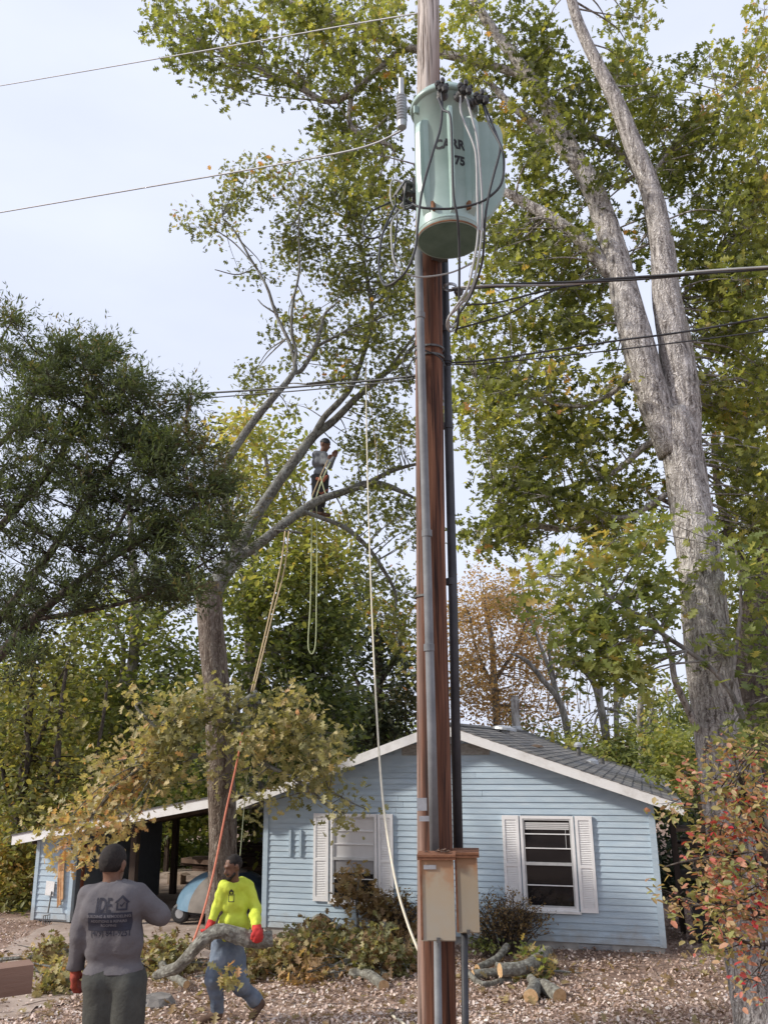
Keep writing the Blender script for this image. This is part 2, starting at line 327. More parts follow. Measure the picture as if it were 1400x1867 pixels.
def leaf_mesh(name, P, size, tone, kind, up=.5, droop=0.0, dirs=None, off=(0,0,0)):
    T, Fs = _tmpl(kind); n = len(P)
    N = RNG.normal(0, 1, (n, 3)); N[:, 2] = np.abs(N[:, 2]) + up; N /= np.linalg.norm(N, axis=1)[:, None]
    D = RNG.normal(0, 1, (n, 3)) if dirs is None else dirs; D = D - np.array([0, 0, droop]); D -= N*(D*N).sum(1)[:, None] if dirs is None else 0
    D /= np.linalg.norm(D, axis=1)[:, None]+1e-9
    B = np.cross(N, D); B /= np.linalg.norm(B, axis=1)[:, None]+1e-9; N = np.cross(D, B)
    s = np.asarray(size)[:, None, None]
    V = P[:, None, :] - np.array(off) + s*(T[None, :, 0:1]*D[:, None, :] + T[None, :, 1:2]*B[:, None, :] + T[None, :, 2:3]*N[:, None, :])
    k = len(T); L = np.concatenate([np.array(f) for f in Fs]); base = (np.arange(n)*k)[:, None]
    return array_mesh(name, V.reshape(-1, 3), (base+L[None, :]).ravel(), np.tile([len(f) for f in Fs], n), np.repeat(tone, len(Fs)))

def limb_world(limb, jit=.0):
    """limb: list of (px, py, Y, radius_px) -> smooth world polyline + radii"""
    pr = []
    for (px, py, Y, r) in limb:
        p = at(px, py, Y); pr.append((p.x, p.y, p.z, r*depth(p)/F_PX))
    c = catmull(pr, 5)
    return [Vector(q[:3]) for q in c], [max(.003, q[3]) for q in c]
def regions_points(regs, jitY=1.0):
    C = []; T = []
    for (px, py, rx, ry, Y, dY, n, tone) in regs:
        for _ in range(n):
            a = random.random()*2*math.pi; r = math.sqrt(random.random())
            p = at(px+rx*r*math.cos(a), py+ry*r*math.sin(a), Y+random.uniform(-dY, dY)*math.sqrt(max(0.05, 1-r*r*.7)))
            C.append(p); T.append(tone+random.gauss(0, .10))
    return C, T
def tree(name, label, group, limbs, regs, leaf, size, lmat, bmat, cr=.34, sprays=16, per=7, cat='tree', seg=10, up=.5, bump=.06, capmat=None, branch_r=.016, droop=.25, tmat=None, twigs=True, spread=.40):
    LW = [limb_world(l) for l in limbs]
    base = Vector(LW[0][0][0]) if LW else at(regs[0][0], regs[0][1], regs[0][4])
    if LW: base.z = min(base.z, base.z)
    root = empty(name, base, label, cat, group)
    if LW:
        mb = MB()
        mb.tube(*LW[0], seg, bump=bump, capmi=1 if capmat else None)
        mb.build('trunk', tmat or bmat, root, smooth=True, mats=[tmat or bmat, capmat] if capmat else None)
        if len(LW) > 1:
            mb = MB()
            for i, (pts, rs) in enumerate(LW[1:]): mb.tube(pts, rs, seg if i < 3 else 7, bump=bump)
            mb.build('limbs', bmat, root, smooth=True)
    nodes = [(p, r) for pts, rs in LW[(1 if len(LW) > 3 else 0):] for p, r in zip(pts, rs)]
    C, T = regions_points(regs)
    tw = MB(); P = []; TN = []; SZ = []
    for c, t in zip(C, T):
        if nodes and twigs:
            q, r = min(nodes, key=lambda a: (a[0]-c).length + (1.2 if a[0].z > c.z+.3 else 0))
            dd = (c-q).length
            if dd < 9:
                mid = (q+c)/2 + Vector((random.gauss(0,.12), random.gauss(0,.12), random.uniform(-.05,.16)))*dd*.6
                r0 = min(r*.6, branch_r*(.6+.35*dd)); pts = catmull([q, mid, c], 4)
                tw.tube([Vector(p) for p in pts], list(np.linspace(r0, .004, len(pts))), 5, cap=False)
        ns = max(2, int(sprays*random.uniform(.6, 1.35)))
        for _ in range(ns):
            d = Vector((random.gauss(0,1), random.gauss(0,1), random.gauss(0,.7))).normalized()*(cr*random.uniform(.35, 1.1))
            s = c + d
            if twigs: tw.add([c + Vector((.004,0,0)), c - Vector((.004,0,0)), s + d*.15], [(0,1,2)]); tw.add([c + Vector((0,0,.004)), c - Vector((0,0,.004)), s + d*.15], [(0,1,2)])
            k = int(per*random.uniform(.5, 1.5)); st = t + random.gauss(0, .10)
            w_ = np.array(s)[None, :] + RNG.normal(0, cr*spread, (k, 3))
            P.append(w_); TN += list(np.clip(st + RNG.normal(0, .13, k), 0, 1)); SZ += list(size*RNG.uniform(.6, 1.25, k))
    if twigs: tag(tw.build('branches', bmat, root, smooth=True), kind='stuff')
    P = np.concatenate(P)
    me = leaf_mesh('crown', P, np.array(SZ), np.array(TN), leaf, up=up, droop=droop, off=tuple(root.location))
    link('crown', me, lmat, root)
    return root
build_ground()
# ------------------------------------------------------------------ house
W = 6.531; ZT = 1.935; ZB = .554; UA = 3.27; ZA = 3.401; SL = .338; OH = .398; FR = .365; LEN = 10.3; ZS = .116
def roofz(u): return ZA - SL*abs(u-UA)
house = empty('house', fp(UA, 0, LEN/2), 'light blue clapboard house with white trim, shuttered windows and grey shingle roof', 'house')
def part(name, mb, mat, parent=house, smooth=False, **k): return mb.build(name, mat, parent, smooth, **k)
def dup(o, parent, dloc=(0,0,0)):
    c = o.copy(); S.collection.objects.link(c); c.parent = parent; c.location = o.location + Vector(dloc); return c
# walls: a dark sheathing box behind the boards, windows are set proud of it
mb = MB()
mb.v = [tuple(fp(u, z, n)) for n in (.02, LEN-.4) for (u, z) in ((.02, .05), (W-.02, .05), (W-.02, roofz(W)-.10), (UA, ZA-.10), (.02, roofz(0)-.10))]
mb.f = [(0,1,2,3,4), (9,8,7,6,5), (1,0,5,6), (2,1,6,7), (3,2,7,8), (4,3,8,9), (0,4,9,5)]; mb.m = [0]*7
part('wall', mb, M_blue)
part('foundation', MB().fbox(.03, W-.03, -.1, ZS+.005, .012, LEN-.42), M_found)
part('foundation_vent', MB().fbox(5.25, 5.75, .03, .10, -.02, .011), M_galv)
uL0 = fac(604, 1484)[0]; uL1 = fac(688, 1484)[0]; uR0 = fac(947, 1487)[0]; uR1 = fac(1044, 1487)[0]
WIN = [(uL0, uL1), (uR0, uR1)]
EXP = .0922; z = ZS; k = 0
while z < ZA-.22:
    z1 = z+EXP; lim_r = UA + (ZA-.13-z1)/SL; lim_l = UA - (ZA-.13-z1)/SL
    a, b = max(.07, lim_l), min(W-.07, lim_r)
    segs = [(a, b)]
    for (w0, w1) in WIN:
        if z < ZT-.01 and z1 > ZB+.01:
            ns = []
            for (s0, s1) in segs:
                if w0 > s0 and w1 < s1: ns += [(s0, w0+.01), (w1-.01, s1)]
                else: ns.append((s0, s1))
            segs = ns
    for (s0, s1) in segs:
        cuts = [s0]
        if s1-s0 > 3.2: cuts.append(s0+(s1-s0)*random.uniform(.3, .7))
        cuts.append(s1)
        for c0, c1 in zip(cuts[:-1], cuts[1:]):
            c1 -= .004 if c1 < s1 else 0; dz = random.uniform(-.0015, .0015); pr = random.uniform(-.002, .003)
            mb = MB().hexa([fp(c0, z+dz, -.020-pr), fp(c1, z+dz, -.020-pr), fp(c1, z+dz, .019), fp(c0, z+dz, .019), fp(c0, z1+.012, -.003), fp(c1, z1+.012, -.003), fp(c1, z1+.012, .019), fp(c0, z1+.012, .019)])
            part('siding_board', mb, random.choice(M_bl))
    z = z1
part('corner_board', MB().fbox(W-.09, W+.006, ZS-.01, roofz(W)-.13, -.034, .07), M_blue)
part('corner_board', MB().fbox(-.006, .085, ZS-.01, roofz(0)-.14, -.034, .07), M_blue)
# right side wall boards seen edge on, left wall in the carport
# roof
TH = .05
for sgn, nm in ((1, 'roof'), (-1, 'roof')):
    ue = UA + sgn*(W/2+OH+.005)
    z0, z1 = ZA, ZA - SL*(W/2+OH+.005)
    p = [fp(UA, z0-TH-.04, -FR+.03), fp(ue, z1-TH-.04, -FR+.03), fp(ue, z1-TH-.04, LEN-.03), fp(UA, z0-TH-.04, LEN-.03), fp(UA, z0-.03, -FR+.03), fp(ue, z1-.03, -FR+.03), fp(ue, z1-.03, LEN-.03), fp(UA, z0-.03, LEN-.03)]
    if sgn < 0: p = [p[1], p[0], p[3], p[2], p[5], p[4], p[7], p[6]]
    rf = part(nm, MB().hexa(p), M_soffit)
    rf.data.materials.clear(); rf.data.materials.append(M_sh[1]); rf.data.materials.append(M_soffit)
    rf.data.polygons[0].material_index = 1
    # white rake board front and back, eave board
    for n0, n1 in ((-FR, -FR+.029), (LEN-.029, LEN)):
        t = .155
        q = [fp(UA, z0-t-.012, n0), fp(ue, z1-t-.012, n0), fp(ue, z1-t-.012, n1), fp(UA, z0-t-.012, n1), fp(UA, z0-.012, n0), fp(ue, z1-.012, n0), fp(ue, z1-.012, n1), fp(UA, z0-.012, n1)]
        if sgn < 0: q = [q[1], q[0], q[3], q[2], q[5], q[4], q[7], q[6]]
        part('rake_board', MB().hexa(q), M_white)
    a, b = (ue+.001, ue+.024) if sgn > 0 else (ue-.024, ue-.001)
    part('eave_board', MB().fbox(a, b, z1-.17, z1-.02, -FR, LEN), M_white)
    # rake frieze under the overhang
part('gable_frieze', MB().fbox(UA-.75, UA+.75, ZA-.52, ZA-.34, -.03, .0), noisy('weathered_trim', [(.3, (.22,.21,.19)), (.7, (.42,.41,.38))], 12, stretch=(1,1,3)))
# shingles on the right-hand slope
slope_len = (W/2+OH)*math.sqrt(1+SL*SL); nrow = 26; rowe = slope_len/nrow; ux = Vector((FU.x, FU.y, 0))
sdir = (FU - Vector((0,0,SL))).normalized(); snrm = (FU*SL + Vector((0,0,1))).normalized()
tabs = []
for r in range(nrow):
    n = -FR - .01 + (r % 2)*.15 - .15 
    while n < LEN:
        n0 = max(n+.004, -FR-.01); n1 = min(n+.298, LEN)
        if n1-n0 > .05: tabs.append((r, n0, n1))
        n += .302
tabs.sort(key=lambda t: t[1]); sh_stuff = MB()
ridge = fp(UA, ZA-.012, 0)
for i, (r, n0, n1) in enumerate(tabs):
    s0 = r*rowe-.03; s1 = (r+1)*rowe+random.uniform(-.004, .006); lift = random.uniform(0, .004)
    P = lambda s, n, h: ridge + sdir*s + FN*n + snrm*h
    h0 = .001; h1 = .011+lift
    q = [P(s0, n0, h0-.006), P(s1, n0, h1-.010), P(s1, n1, h1-.010), P(s0, n1, h0-.006), P(s0, n0, h0), P(s1, n0, h1), P(s1, n1, h1), P(s0, n1, h0)]
    if i < 290: part('shingle', MB().hexa(q), M_sh[random.choice([0,1,1,2,3])])
    else: sh_stuff.hexa(q, random.choice([0,1,1,2,3]))
o = part('shingles', sh_stuff, None, mats=M_sh); o['kind'] = 'stuff'
part('ridge_cap', MB().hexa([ridge-FN*(FR+.01)-FU*.13-Vector((0,0,.02)), ridge-FN*(FR+.01)+FU*.13-Vector((0,0,.02)), ridge+FN*LEN+FU*.13-Vector((0,0,.02)), ridge+FN*LEN-FU*.13-Vector((0,0,.02)),
      ridge-FN*(FR+.01)-FU*.01+Vector((0,0,.035)), ridge-FN*(FR+.01)+FU*.01+Vector((0,0,.035)), ridge+FN*LEN+FU*.01+Vector((0,0,.035)), ridge+FN*LEN-FU*.01+Vector((0,0,.035))]), M_sh[0])
def roof_at(px, py):
    d = ray(px, py); c = Vector((0,0,H)); t = (ridge-c).dot(snrm)/d.dot(snrm); return c + d*t
# flue, turbine cap, plumbing vents
p = roof_at(941, 1330)
fl = part('flue_pipe', MB().lathe(p-Vector((0,0,.1)), [(.0,.0),(.115,0),(.115,.86),(.135,.87),(.135,.92),(.105,.93),(.105,.99),(.13,1.0),(.0,1.02)], 16), M_rustflue, smooth=False)
fl2 = MB().lathe(p-Vector((0,0,.06)), [(.17,0),(.14,.14),(.117,.16)], 14).build('flashing', M_galv, fl)
p = roof_at(920, 1337)
v = part('roof_vent', MB().lathe(p-Vector((0,0,.05)), [(.11,0),(.11,.14),(.0,.15)], 14).lathe(p+Vector((0,0,.09)), [(.0,-.03),(.26,-.02),(.25,.03),(.14,.07),(0,.08)], 18, ax=Vector((.15,0,1))), M_galv)
for (px, py, hh, hood) in ((1055, 1378, .22, 1), (1098, 1393, .13, 0), (1172, 1410, .10, 0)):
    p = roof_at(px, py)
    o = part('vent_pipe', MB().lathe(p-Vector((0,0,.05)), [(.045,0),(.045,hh+.05),(.0,hh+.05)], 12), M_steel)
    if hood: MB().lathe(p+Vector((0,0,hh)), [(.10,-.03),(.10,.02),(.06,.07),(0,.085)], 14).build('hood', M_galv, o)
p = roof_at(1079, 1391)
part('roof_vent', MB().lathe(p-Vector((0,0,.02)), [(.13,0),(.12,.07),(.05,.11),(0,.115)], 14), M_galv)
part('leaf_clump', MB().lathe(roof_at(977,1362), [(0.16,0),(.12,.03),(.05,.05),(0,.055)], 9), M_orange)
# windows
def window(u0, u1, z0, z1, kind):
    wf = MB(); t = .042
    for (a, b, c, d) in ((u0, u0+t, z0, z1), (u1-t, u1, z0, z1), (u0+t, u1-t, z1-t, z1), (u0+t, u1-t, z0, z0+t)): wf.fbox(a, b, c, d, -.045, .03)
    w_ = wf.build('window', M_shut, house)
    MB().fbox(u0-.03, u1+.03, z0-.035, z0-.001, -.075, .0).build('sill', M_white, w_)
    zm = (z0+z1)/2-.02
    inn = MB().fbox(u0+t, u1-t, zm-.022, zm+.022, -.040, .0)
    g = .024
    for a, b in ((u0+t, u0+t+g), (u1-t-g, u1-t)): inn.fbox(a, b, z0+t, zm-.022, -.034, .0).fbox(a, b, zm+.022, z1-t, -.036, .0)
    inn.fbox(u0+t+g, u1-t-g, z1-t-g, z1-t, -.036, .0).fbox(u0+t+g, u1-t-g, z0+t, z0+t+g, -.034, 0)
    inn.build('sash', plain('sash_grey', (.55,.55,.54), .5) if 'sash_grey' not in bpy.data.materials else bpy.data.materials['sash_grey'], w_)
    a, b = u0+t+g, u1-t-g
    hts_top = [zm+.022+(z1-t-g-zm-.022)*f for f in (.33, .67)]; hts_bot = [z0+t+g+(zm-.022-z0-t-g)*f for f in ((.5,) if kind else (.5,))]
    for hz in hts_top + hts_bot: MB().fbox(a, b, hz-.007, hz+.007, -.032, -.012).build('muntin', M_shut, w_)
    for q0, q1 in zip([z0+t+g]+hts_bot, hts_bot+[zm-.022]): MB().fbox(a, b, q0, q1, -.014, -.006).build('pane', M_glass, w_)
    tops = [zm+.022]+hts_top+[z1-t-g]
    for i in range(3):
        MB().fbox(a, b, tops[i], tops[i+1], -.014, -.006).build('pane', M_blind if kind == 0 else M_glass, w_)
    if kind == 0: MB().fbox(a+.01, b-.01, zm-.022-.21, zm-.023, -.018, -.0142).build('blind', M_blindd, w_)
    else:
        bl = MB()
        for i in range(4): bl.fbox(a+.01, b-.01, z1-t-g-.055-.028*i, z1-t-g-.034-.028*i, -.024, -.0145)
        bl.build('blind', M_blind, w_)
        MB().fbox(b-.07, b-.064, z1-t-g-.42, z1-t-g-.12, -.024, -.0145).build('blind_cord', M_blind, w_)
    return w_
window(uL0, uL1, ZB, ZT, 0); window(uR0, uR1, ZB, ZT, 1)
def shutter(u0, u1, z0, z1, lab=None):
    s = MB(); t = .045
    zm = z0 + (z1-z0)*.47
    for (a, b, c, d) in ((u0, u0+t, z0, z1), (u1-t, u1, z0, z1), (u0+t, u1-t, z1-t*1.4, z1), (u0+t, u1-t, z0, z0+t*1.6), (u0+t, u1-t, zm-t*.5, zm+t*.5)): s.fbox(a, b, c, d, -.056, -.022)
    s.fbox(u0+t, u1-t, z0+t, z1-t, -.030, -.0225)
    so_ = s.build('shutter', M_shut, house)
    lv = MB(); zz = z0+t*1.6+.006
    while zz < z1-t*1.4-.02:
        if abs(zz+.01-zm) > t*.5+.012: lv.hexa([fp(u0+t, zz, -.052), fp(u1-t, zz, -.052), fp(u1-t, zz, -.0302), fp(u0+t, zz, -.0302), fp(u0+t, zz+.016, -.036), fp(u1-t, zz+.016, -.036), fp(u1-t, zz+.016, -.0302), fp(u0+t, zz+.016, -.0302)])
        zz += .026
    tag(lv.build('louvers', M_shut, so_), kind='stuff')
for (a, b) in ((574, 601), (690, 717)): shutter(fac(a,1484)[0], fac(b,1484)[0], ZB, ZT+.005)
for (a, b) in ((915, 945), (1047, 1078)): shutter(fac(a,1488)[0], fac(b,1488)[0], ZB-.01, ZT+.005)
u0, zt = fac(531, 1512); u1, zb = fac(549, 1560)
for u in (u0, u1): part('trim_strip', MB().fbox(u-.02, u+.02, zb, zt, -.05, -.018), M_blue)
# ------------------------------------------------------------------ carport + shed
cN = -FR
ua_, za_ = fac(489, 1434, cN); ub_, zb_ = fac(257, 1478.6, cN); uc_, zc_ = fac(23, 1523, cN)
csl = (za_-zc_)/(ua_-uc_); U_END = uc_
def cz(u): return zc_ + csl*(u-uc_)
car = empty('carport', fp(-2.6, 0, 3), 'open dark carport with sloping white edged roof on the left of the house', 'carport')
CD = 6.5; um = -OH-.03
def slab(mb, u0, u1, f, t0, t1, n0, n1, mi=0):
    return mb.hexa([fp(u0, f(u0)+t0, n0), fp(u1, f(u1)+t0, n0), fp(u1, f(u1)+t0, n1), fp(u0, f(u0)+t0, n1), fp(u0, f(u0)+t1, n0), fp(u1, f(u1)+t1, n0), fp(u1, f(u1)+t1, n1), fp(u0, f(u0)+t1, n1)], mi)
um2 = -.0 
slab(MB(), U_END, um, cz, -.06, -.012, cN+.03, CD).build('roof', M_sh[1], car)
slab(MB(), U_END, um, cz, -.165, -.001, cN, cN+.029).build('rake_board', M_white, car)
slab(MB(), U_END-.01, um, cz, .0, .022, cN-.015, cN+.2).build('drip_edge', M_sh[0], car)
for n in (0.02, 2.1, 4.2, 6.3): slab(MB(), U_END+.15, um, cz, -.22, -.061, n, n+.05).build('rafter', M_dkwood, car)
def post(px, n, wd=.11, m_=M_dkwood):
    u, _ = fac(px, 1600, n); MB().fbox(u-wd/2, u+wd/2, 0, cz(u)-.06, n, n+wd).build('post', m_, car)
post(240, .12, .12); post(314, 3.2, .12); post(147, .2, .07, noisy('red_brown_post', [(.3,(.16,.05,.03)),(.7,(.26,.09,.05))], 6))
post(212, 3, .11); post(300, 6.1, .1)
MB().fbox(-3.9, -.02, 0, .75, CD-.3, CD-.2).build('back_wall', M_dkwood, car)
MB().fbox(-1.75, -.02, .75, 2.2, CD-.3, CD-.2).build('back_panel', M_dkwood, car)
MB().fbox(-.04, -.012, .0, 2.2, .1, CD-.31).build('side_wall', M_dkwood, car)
shed = empty('storage_shed', fp(fac(95,1690)[0], 0, 1), 'small light blue clapboard shed under the left end of the carport roof', 'shed')
sL = fac(57, 1684)[0]; sR = fac(129, 1688)[0]
zz = .06
while zz < cz(sR)-.2:
    top = min(zz+.105, cz(sL)-.17)
    MB().hexa([fp(sL+.05, zz, -.022), fp(sR-.04, zz, -.022), fp(sR-.04, zz, .02), fp(sL+.05, zz, .02), fp(sL+.05, zz+.117, -.004), fp(sR-.04, zz+.117, -.004), fp(sR-.04, zz+.117, .02), fp(sL+.05, zz+.117, .02)]).build('siding_board', M_blue, shed)
    zz += .105
    if zz > cz(sL)-.27: break
slab(MB(), sL+.02, sR-.02, cz, -.30, -.166, -.02, .02).build('top_board', M_blue, shed)
MB().fbox(sL, sL+.075, .03, cz(sL)-.17, -.035, .05).build('corner_board', M_blue, shed)
MB().fbox(sR-.075, sR, .03, cz(sR)-.17, -.035, .05).build('corner_board', M_blue, shed)
mb = MB(); slab(mb, sL+.03, sR-.03, lambda u: 0, .02, 1.3, .02, 3); mb.build('wall', M_blue, shed)
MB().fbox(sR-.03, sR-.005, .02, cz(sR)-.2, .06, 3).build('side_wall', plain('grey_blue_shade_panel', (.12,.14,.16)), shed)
# things on the shed wall
def fpx(px, py, n=-.05):
    u, z_ = fac(px, py, n); return fp(u, z_, n)
sg = MB(); q = [fpx(83,1631,-.045), fpx(98,1633,-.045), fpx(101,1607,-.045), fpx(86,1605,-.045)]; q2 = [v - FN*.01 for v in q]
sg.hexa([q[0], q[1], q2[1], q2[0], q[3], q[2], q2[2], q2[3]])
s_ = sg.build('notice_sign', M_white); tag(s_, 'small white notice board on the blue shed wall', 'sign')
pf = empty('pitchfork', fpx(86, 1684, -.25), 'pitchfork leaning tines down against the blue shed wall', 'pitchfork')
MB().tube([fpx(95,1625,-.06), fpx(88,1664,-.2)], .014, 6).build('handle', M_steel, pf)
mb = MB(); mb.tube([fpx(80,1669,-.2), fpx(92,1667,-.2)], .01, 5)
for k in range(4): mb.tube([fpx(80+4*k,1669-.6*k,-.2), fpx(78.5+4*k,1685,-.25)], .008, 5)
mb.build('tines', M_steel, pf)
mb = MB()
for (x0, x1, y0, y1) in ((106,112,1560,1652), (111,116,1575,1642), (109,118,1556,1590), (105,108,1600,1655)):
    a, b, c, d = fpx(x0,y1,-.06), fpx(x1,y1-4,-.06), fpx(x1+2,y0,-.06), fpx(x0+1,y0,-.06); nn = FN*.012
    mb.hexa([a, b, b-nn, a-nn, d, c, c-nn, d-nn])
tag(mb.build('frayed_strip', noisy('orange_tan', [(.3,(.50,.24,.10)),(.7,(.68,.45,.26))], 14)), 'orange and tan frayed strips hanging on the shed wall', 'strips')
# covered vehicle in the carport
def dome_piece(mb, c, rx, ry, rz, a0, a1, b0, b1, n=8, mi=0):
    vs = []; 
    for i in range(n+1):
        for j in range(n+1):
            a = a0+(a1-a0)*i/n; b = b0+(b1-b0)*j/n
            vs.append(c + FU*rx*math.cos(b)*math.cos(a) + FN*(-ry)*math.cos(b)*math.sin(a) + Vector((0,0,rz*math.sin(b))))
    mb.add(vs, [(i*(n+1)+j, (i+1)*(n+1)+j, (i+1)*(n+1)+j+1, i*(n+1)+j+1) for i in range(n) for j in range(n)], mi)
M_tb = noisy('blue_cover', [(.3,(.11,.20,.28)),(.7,(.18,.29,.38))], 4, rough=.5); M_tt = noisy('tan_cover', [(.3,(.17,.15,.13)),(.7,(.27,.24,.21))], 4); M_tn = noisy('navy_cover', [(.35,(.03,.05,.09)),(.7,(.10,.15,.22))], 5, rough=.45)
p0 = fpx(356, 1650, 1.2); pr = fpx(476, 1660, .5); cc = (p0+pr)/2; cc.z = .28; rx = (pr-p0).length/2
cv = empty('covered_vehicle', Vector((cc.x, cc.y, 0)), 'vehicle under a blue, tan and navy cover in the carport mouth', 'vehicle')
pi = math.pi
mb = MB(); dome_piece(mb, cc, rx, .9, .62, pi, pi*.62, 0, pi/2*.72); mb.build('cover', M_tb, cv, smooth=True)
mb = MB(); dome_piece(mb, cc, rx, .9, .62, pi*.62, pi*.30, 0, pi/2*.72); dome_piece(mb, cc, rx, .9, .62, 0, pi*2, pi/2*.72, pi/2); mb.build('cover', M_tt, cv, smooth=True)
mb = MB(); dome_piece(mb, cc, rx, .9, .62, pi*.30, 0, 0, pi/2*.72); dome_piece(mb, cc, rx, .9, .62, 0, -pi, 0, pi/2*.72); mb.build('cover', M_tn, cv, smooth=True)
for uu, s in ((-.7, 1), (.7, 1), (-.7, -1), (.7, -1)):
    w_ = MB().lathe(cc + FU*rx*uu - FN*.52*s + Vector((0,0,-.08)), [(0,-.07),(.13,-.07),(.17,-.05),(.17,.05),(.13,.07),(0,.07)], 18, ax=FN).build('wheel', M_black, cv)
    MB().lathe(cc + FU*rx*uu - FN*(.52*s) + Vector((0,0,-.08)), [(0,-.075),(.08,-.074),(.08,.074),(0,.075)], 12, ax=FN).build('rim', M_galv, w_)
MB().box(cc+Vector((0,0,-.03)), 1.5*rx, 1.1, .14, (FU, FN, Vector((0,0,1)))).build('chassis', M_black, cv)
# junk at the back of the carport
bx = empty('cardboard_box', fpx(322, 1625, 4.5)-Vector((0,0,.0)), 'open tan cardboard box on the dirt floor at the back of the carport', 'box')
c = fpx(322, 1618, 4.5); c.z = .12; bx.location = (c.x, c.y, 0)
MB().box(c, .34, .26, .22, (FU, FN, Vector((0,0,1)))).build('carton', noisy('cardboard', [(.3,(.36,.27,.20)),(.7,(.50,.40,.31))], 6), bx)
for s in (-1, 1): MB().box(c+FU*s*.22+Vector((0,0,.10)), .13, .26, .008, ((FU+Vector((0,0,-.3*s))).normalized(), FN, Vector((0,0,1)))).build('flap', bpy.data.materials['cardboard'], bx)
wp = empty('scrap_pile', fpx(275, 1625, 4.8), 'dark heap of stacked lumber and boxes at the back of the carport', 'lumber pile')
for i in range(16):
    c = fp(-2.9+random.uniform(-1.1, 2.0), .12+.09*(i//2), CD-1.0+random.uniform(-.3, .3)); a = random.uniform(-.25, .25)
    X = (FU*math.cos(a)+FN*math.sin(a)); Y_ = (FN*math.cos(a)-FU*math.sin(a))
    MB().box(c, random.uniform(.6, 1.8), random.uniform(.12, .35), random.uniform(.05, .14), (X, Y_, Vector((0,0,1)))).build('board', random.choice([M_dkwood, M_midwood, M_dkwood]), wp)
# open rack / steps behind the right side of the house
rk = empty('wooden_shelving', fp(W+1.0, 0, 2.2), 'dark open wooden shelving standing beside the right wall of the house', 'shelves')
for uu in (W+.30, W+1.55):
    for nn in (1.6, 2.2): MB().fbox(uu-.045, uu+.045, 0, 2.0, nn, nn+.09).build('upright', M_dkwood, rk)
for i, zz in enumerate((.85, 1.1, 1.33, 1.58, 1.95)): MB().fbox(W+.345, W+1.505, zz, zz+.05, 1.6, 2.25).build('shelf', M_midwood if i % 2 else M_dkwood, rk)
for i in range(9):
    MB().fbox(W+.4+random.uniform(0,.8), W+.6+random.uniform(.3,.9), [.901,1.151,1.381][i%3], [.97,1.22,1.45][i%3], 1.7, 2.1).build('plank', M_midwood, rk)
bn = empty('black_bin', fp(W+.85, 0, 1.2), 'black lidded bin on the ground right of the house corner', 'bin')
b0, b1 = W+.42, W+1.25
MB().hexa([fp(b0+.06,.02,.95), fp(b1-.06,.02,.95), fp(b1-.06,.02,1.4), fp(b0+.06,.02,1.4), fp(b0,.66,.9), fp(b1,.66,.9), fp(b1,.66,1.45), fp(b0,.66,1.45)]).build('body', M_black, bn)
MB().fbox(b0-.03, b1+.03, .661, .70, .87, 1.48).build('lid', M_steel, bn)
MB().tube([fp(b0+.2,.5,.9), fp(b0+.25,.5,.84), fp(b1-.25,.5,.84), fp(b1-.2,.5,.9)], .012, 6).build('handle', M_steel, bn)
# ------------------------------------------------------------------ utility pole, transformer, meter boxes
def pathY(pts, Y, k=5):
    out = []
    for q in pts: out.append(at(q[0], q[1], q[2] if len(q) > 2 else Y))
    return [Vector(p) for p in catmull(out, k)]
def pr(px, p): return px*depth(p)/F_PX
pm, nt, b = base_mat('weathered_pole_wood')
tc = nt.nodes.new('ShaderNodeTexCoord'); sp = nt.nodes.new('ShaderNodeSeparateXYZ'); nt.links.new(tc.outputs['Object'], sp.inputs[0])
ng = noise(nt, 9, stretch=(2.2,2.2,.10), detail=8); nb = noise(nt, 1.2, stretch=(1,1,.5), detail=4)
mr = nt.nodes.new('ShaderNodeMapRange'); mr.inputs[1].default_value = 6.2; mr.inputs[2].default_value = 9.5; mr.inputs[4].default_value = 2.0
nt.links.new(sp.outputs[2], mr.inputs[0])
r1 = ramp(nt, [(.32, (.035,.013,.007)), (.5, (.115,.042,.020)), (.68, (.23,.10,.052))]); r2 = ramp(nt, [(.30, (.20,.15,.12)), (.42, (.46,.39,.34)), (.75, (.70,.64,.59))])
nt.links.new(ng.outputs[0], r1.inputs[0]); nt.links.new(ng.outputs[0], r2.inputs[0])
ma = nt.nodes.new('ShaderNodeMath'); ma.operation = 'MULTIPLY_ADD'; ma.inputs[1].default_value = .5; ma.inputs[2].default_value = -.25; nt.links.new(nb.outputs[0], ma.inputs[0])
# paler left side: light from the left put into the colour, with grey weathering
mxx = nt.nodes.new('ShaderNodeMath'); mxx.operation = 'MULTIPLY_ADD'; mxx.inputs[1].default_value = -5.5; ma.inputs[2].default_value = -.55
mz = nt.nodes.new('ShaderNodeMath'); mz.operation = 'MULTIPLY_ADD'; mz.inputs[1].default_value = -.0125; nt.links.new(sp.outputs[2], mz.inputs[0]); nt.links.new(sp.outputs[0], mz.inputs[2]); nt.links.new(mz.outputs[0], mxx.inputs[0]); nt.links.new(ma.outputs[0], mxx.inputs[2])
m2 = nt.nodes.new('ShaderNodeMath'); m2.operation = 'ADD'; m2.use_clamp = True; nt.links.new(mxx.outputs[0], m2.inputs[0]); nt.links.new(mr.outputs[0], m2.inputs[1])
mm = nt.nodes.new('ShaderNodeMixRGB'); nt.links.new(m2.outputs[0], mm.inputs[0]); nt.links.new(r1.outputs[0], mm.inputs[1]); nt.links.new(r2.outputs[0], mm.inputs[2])
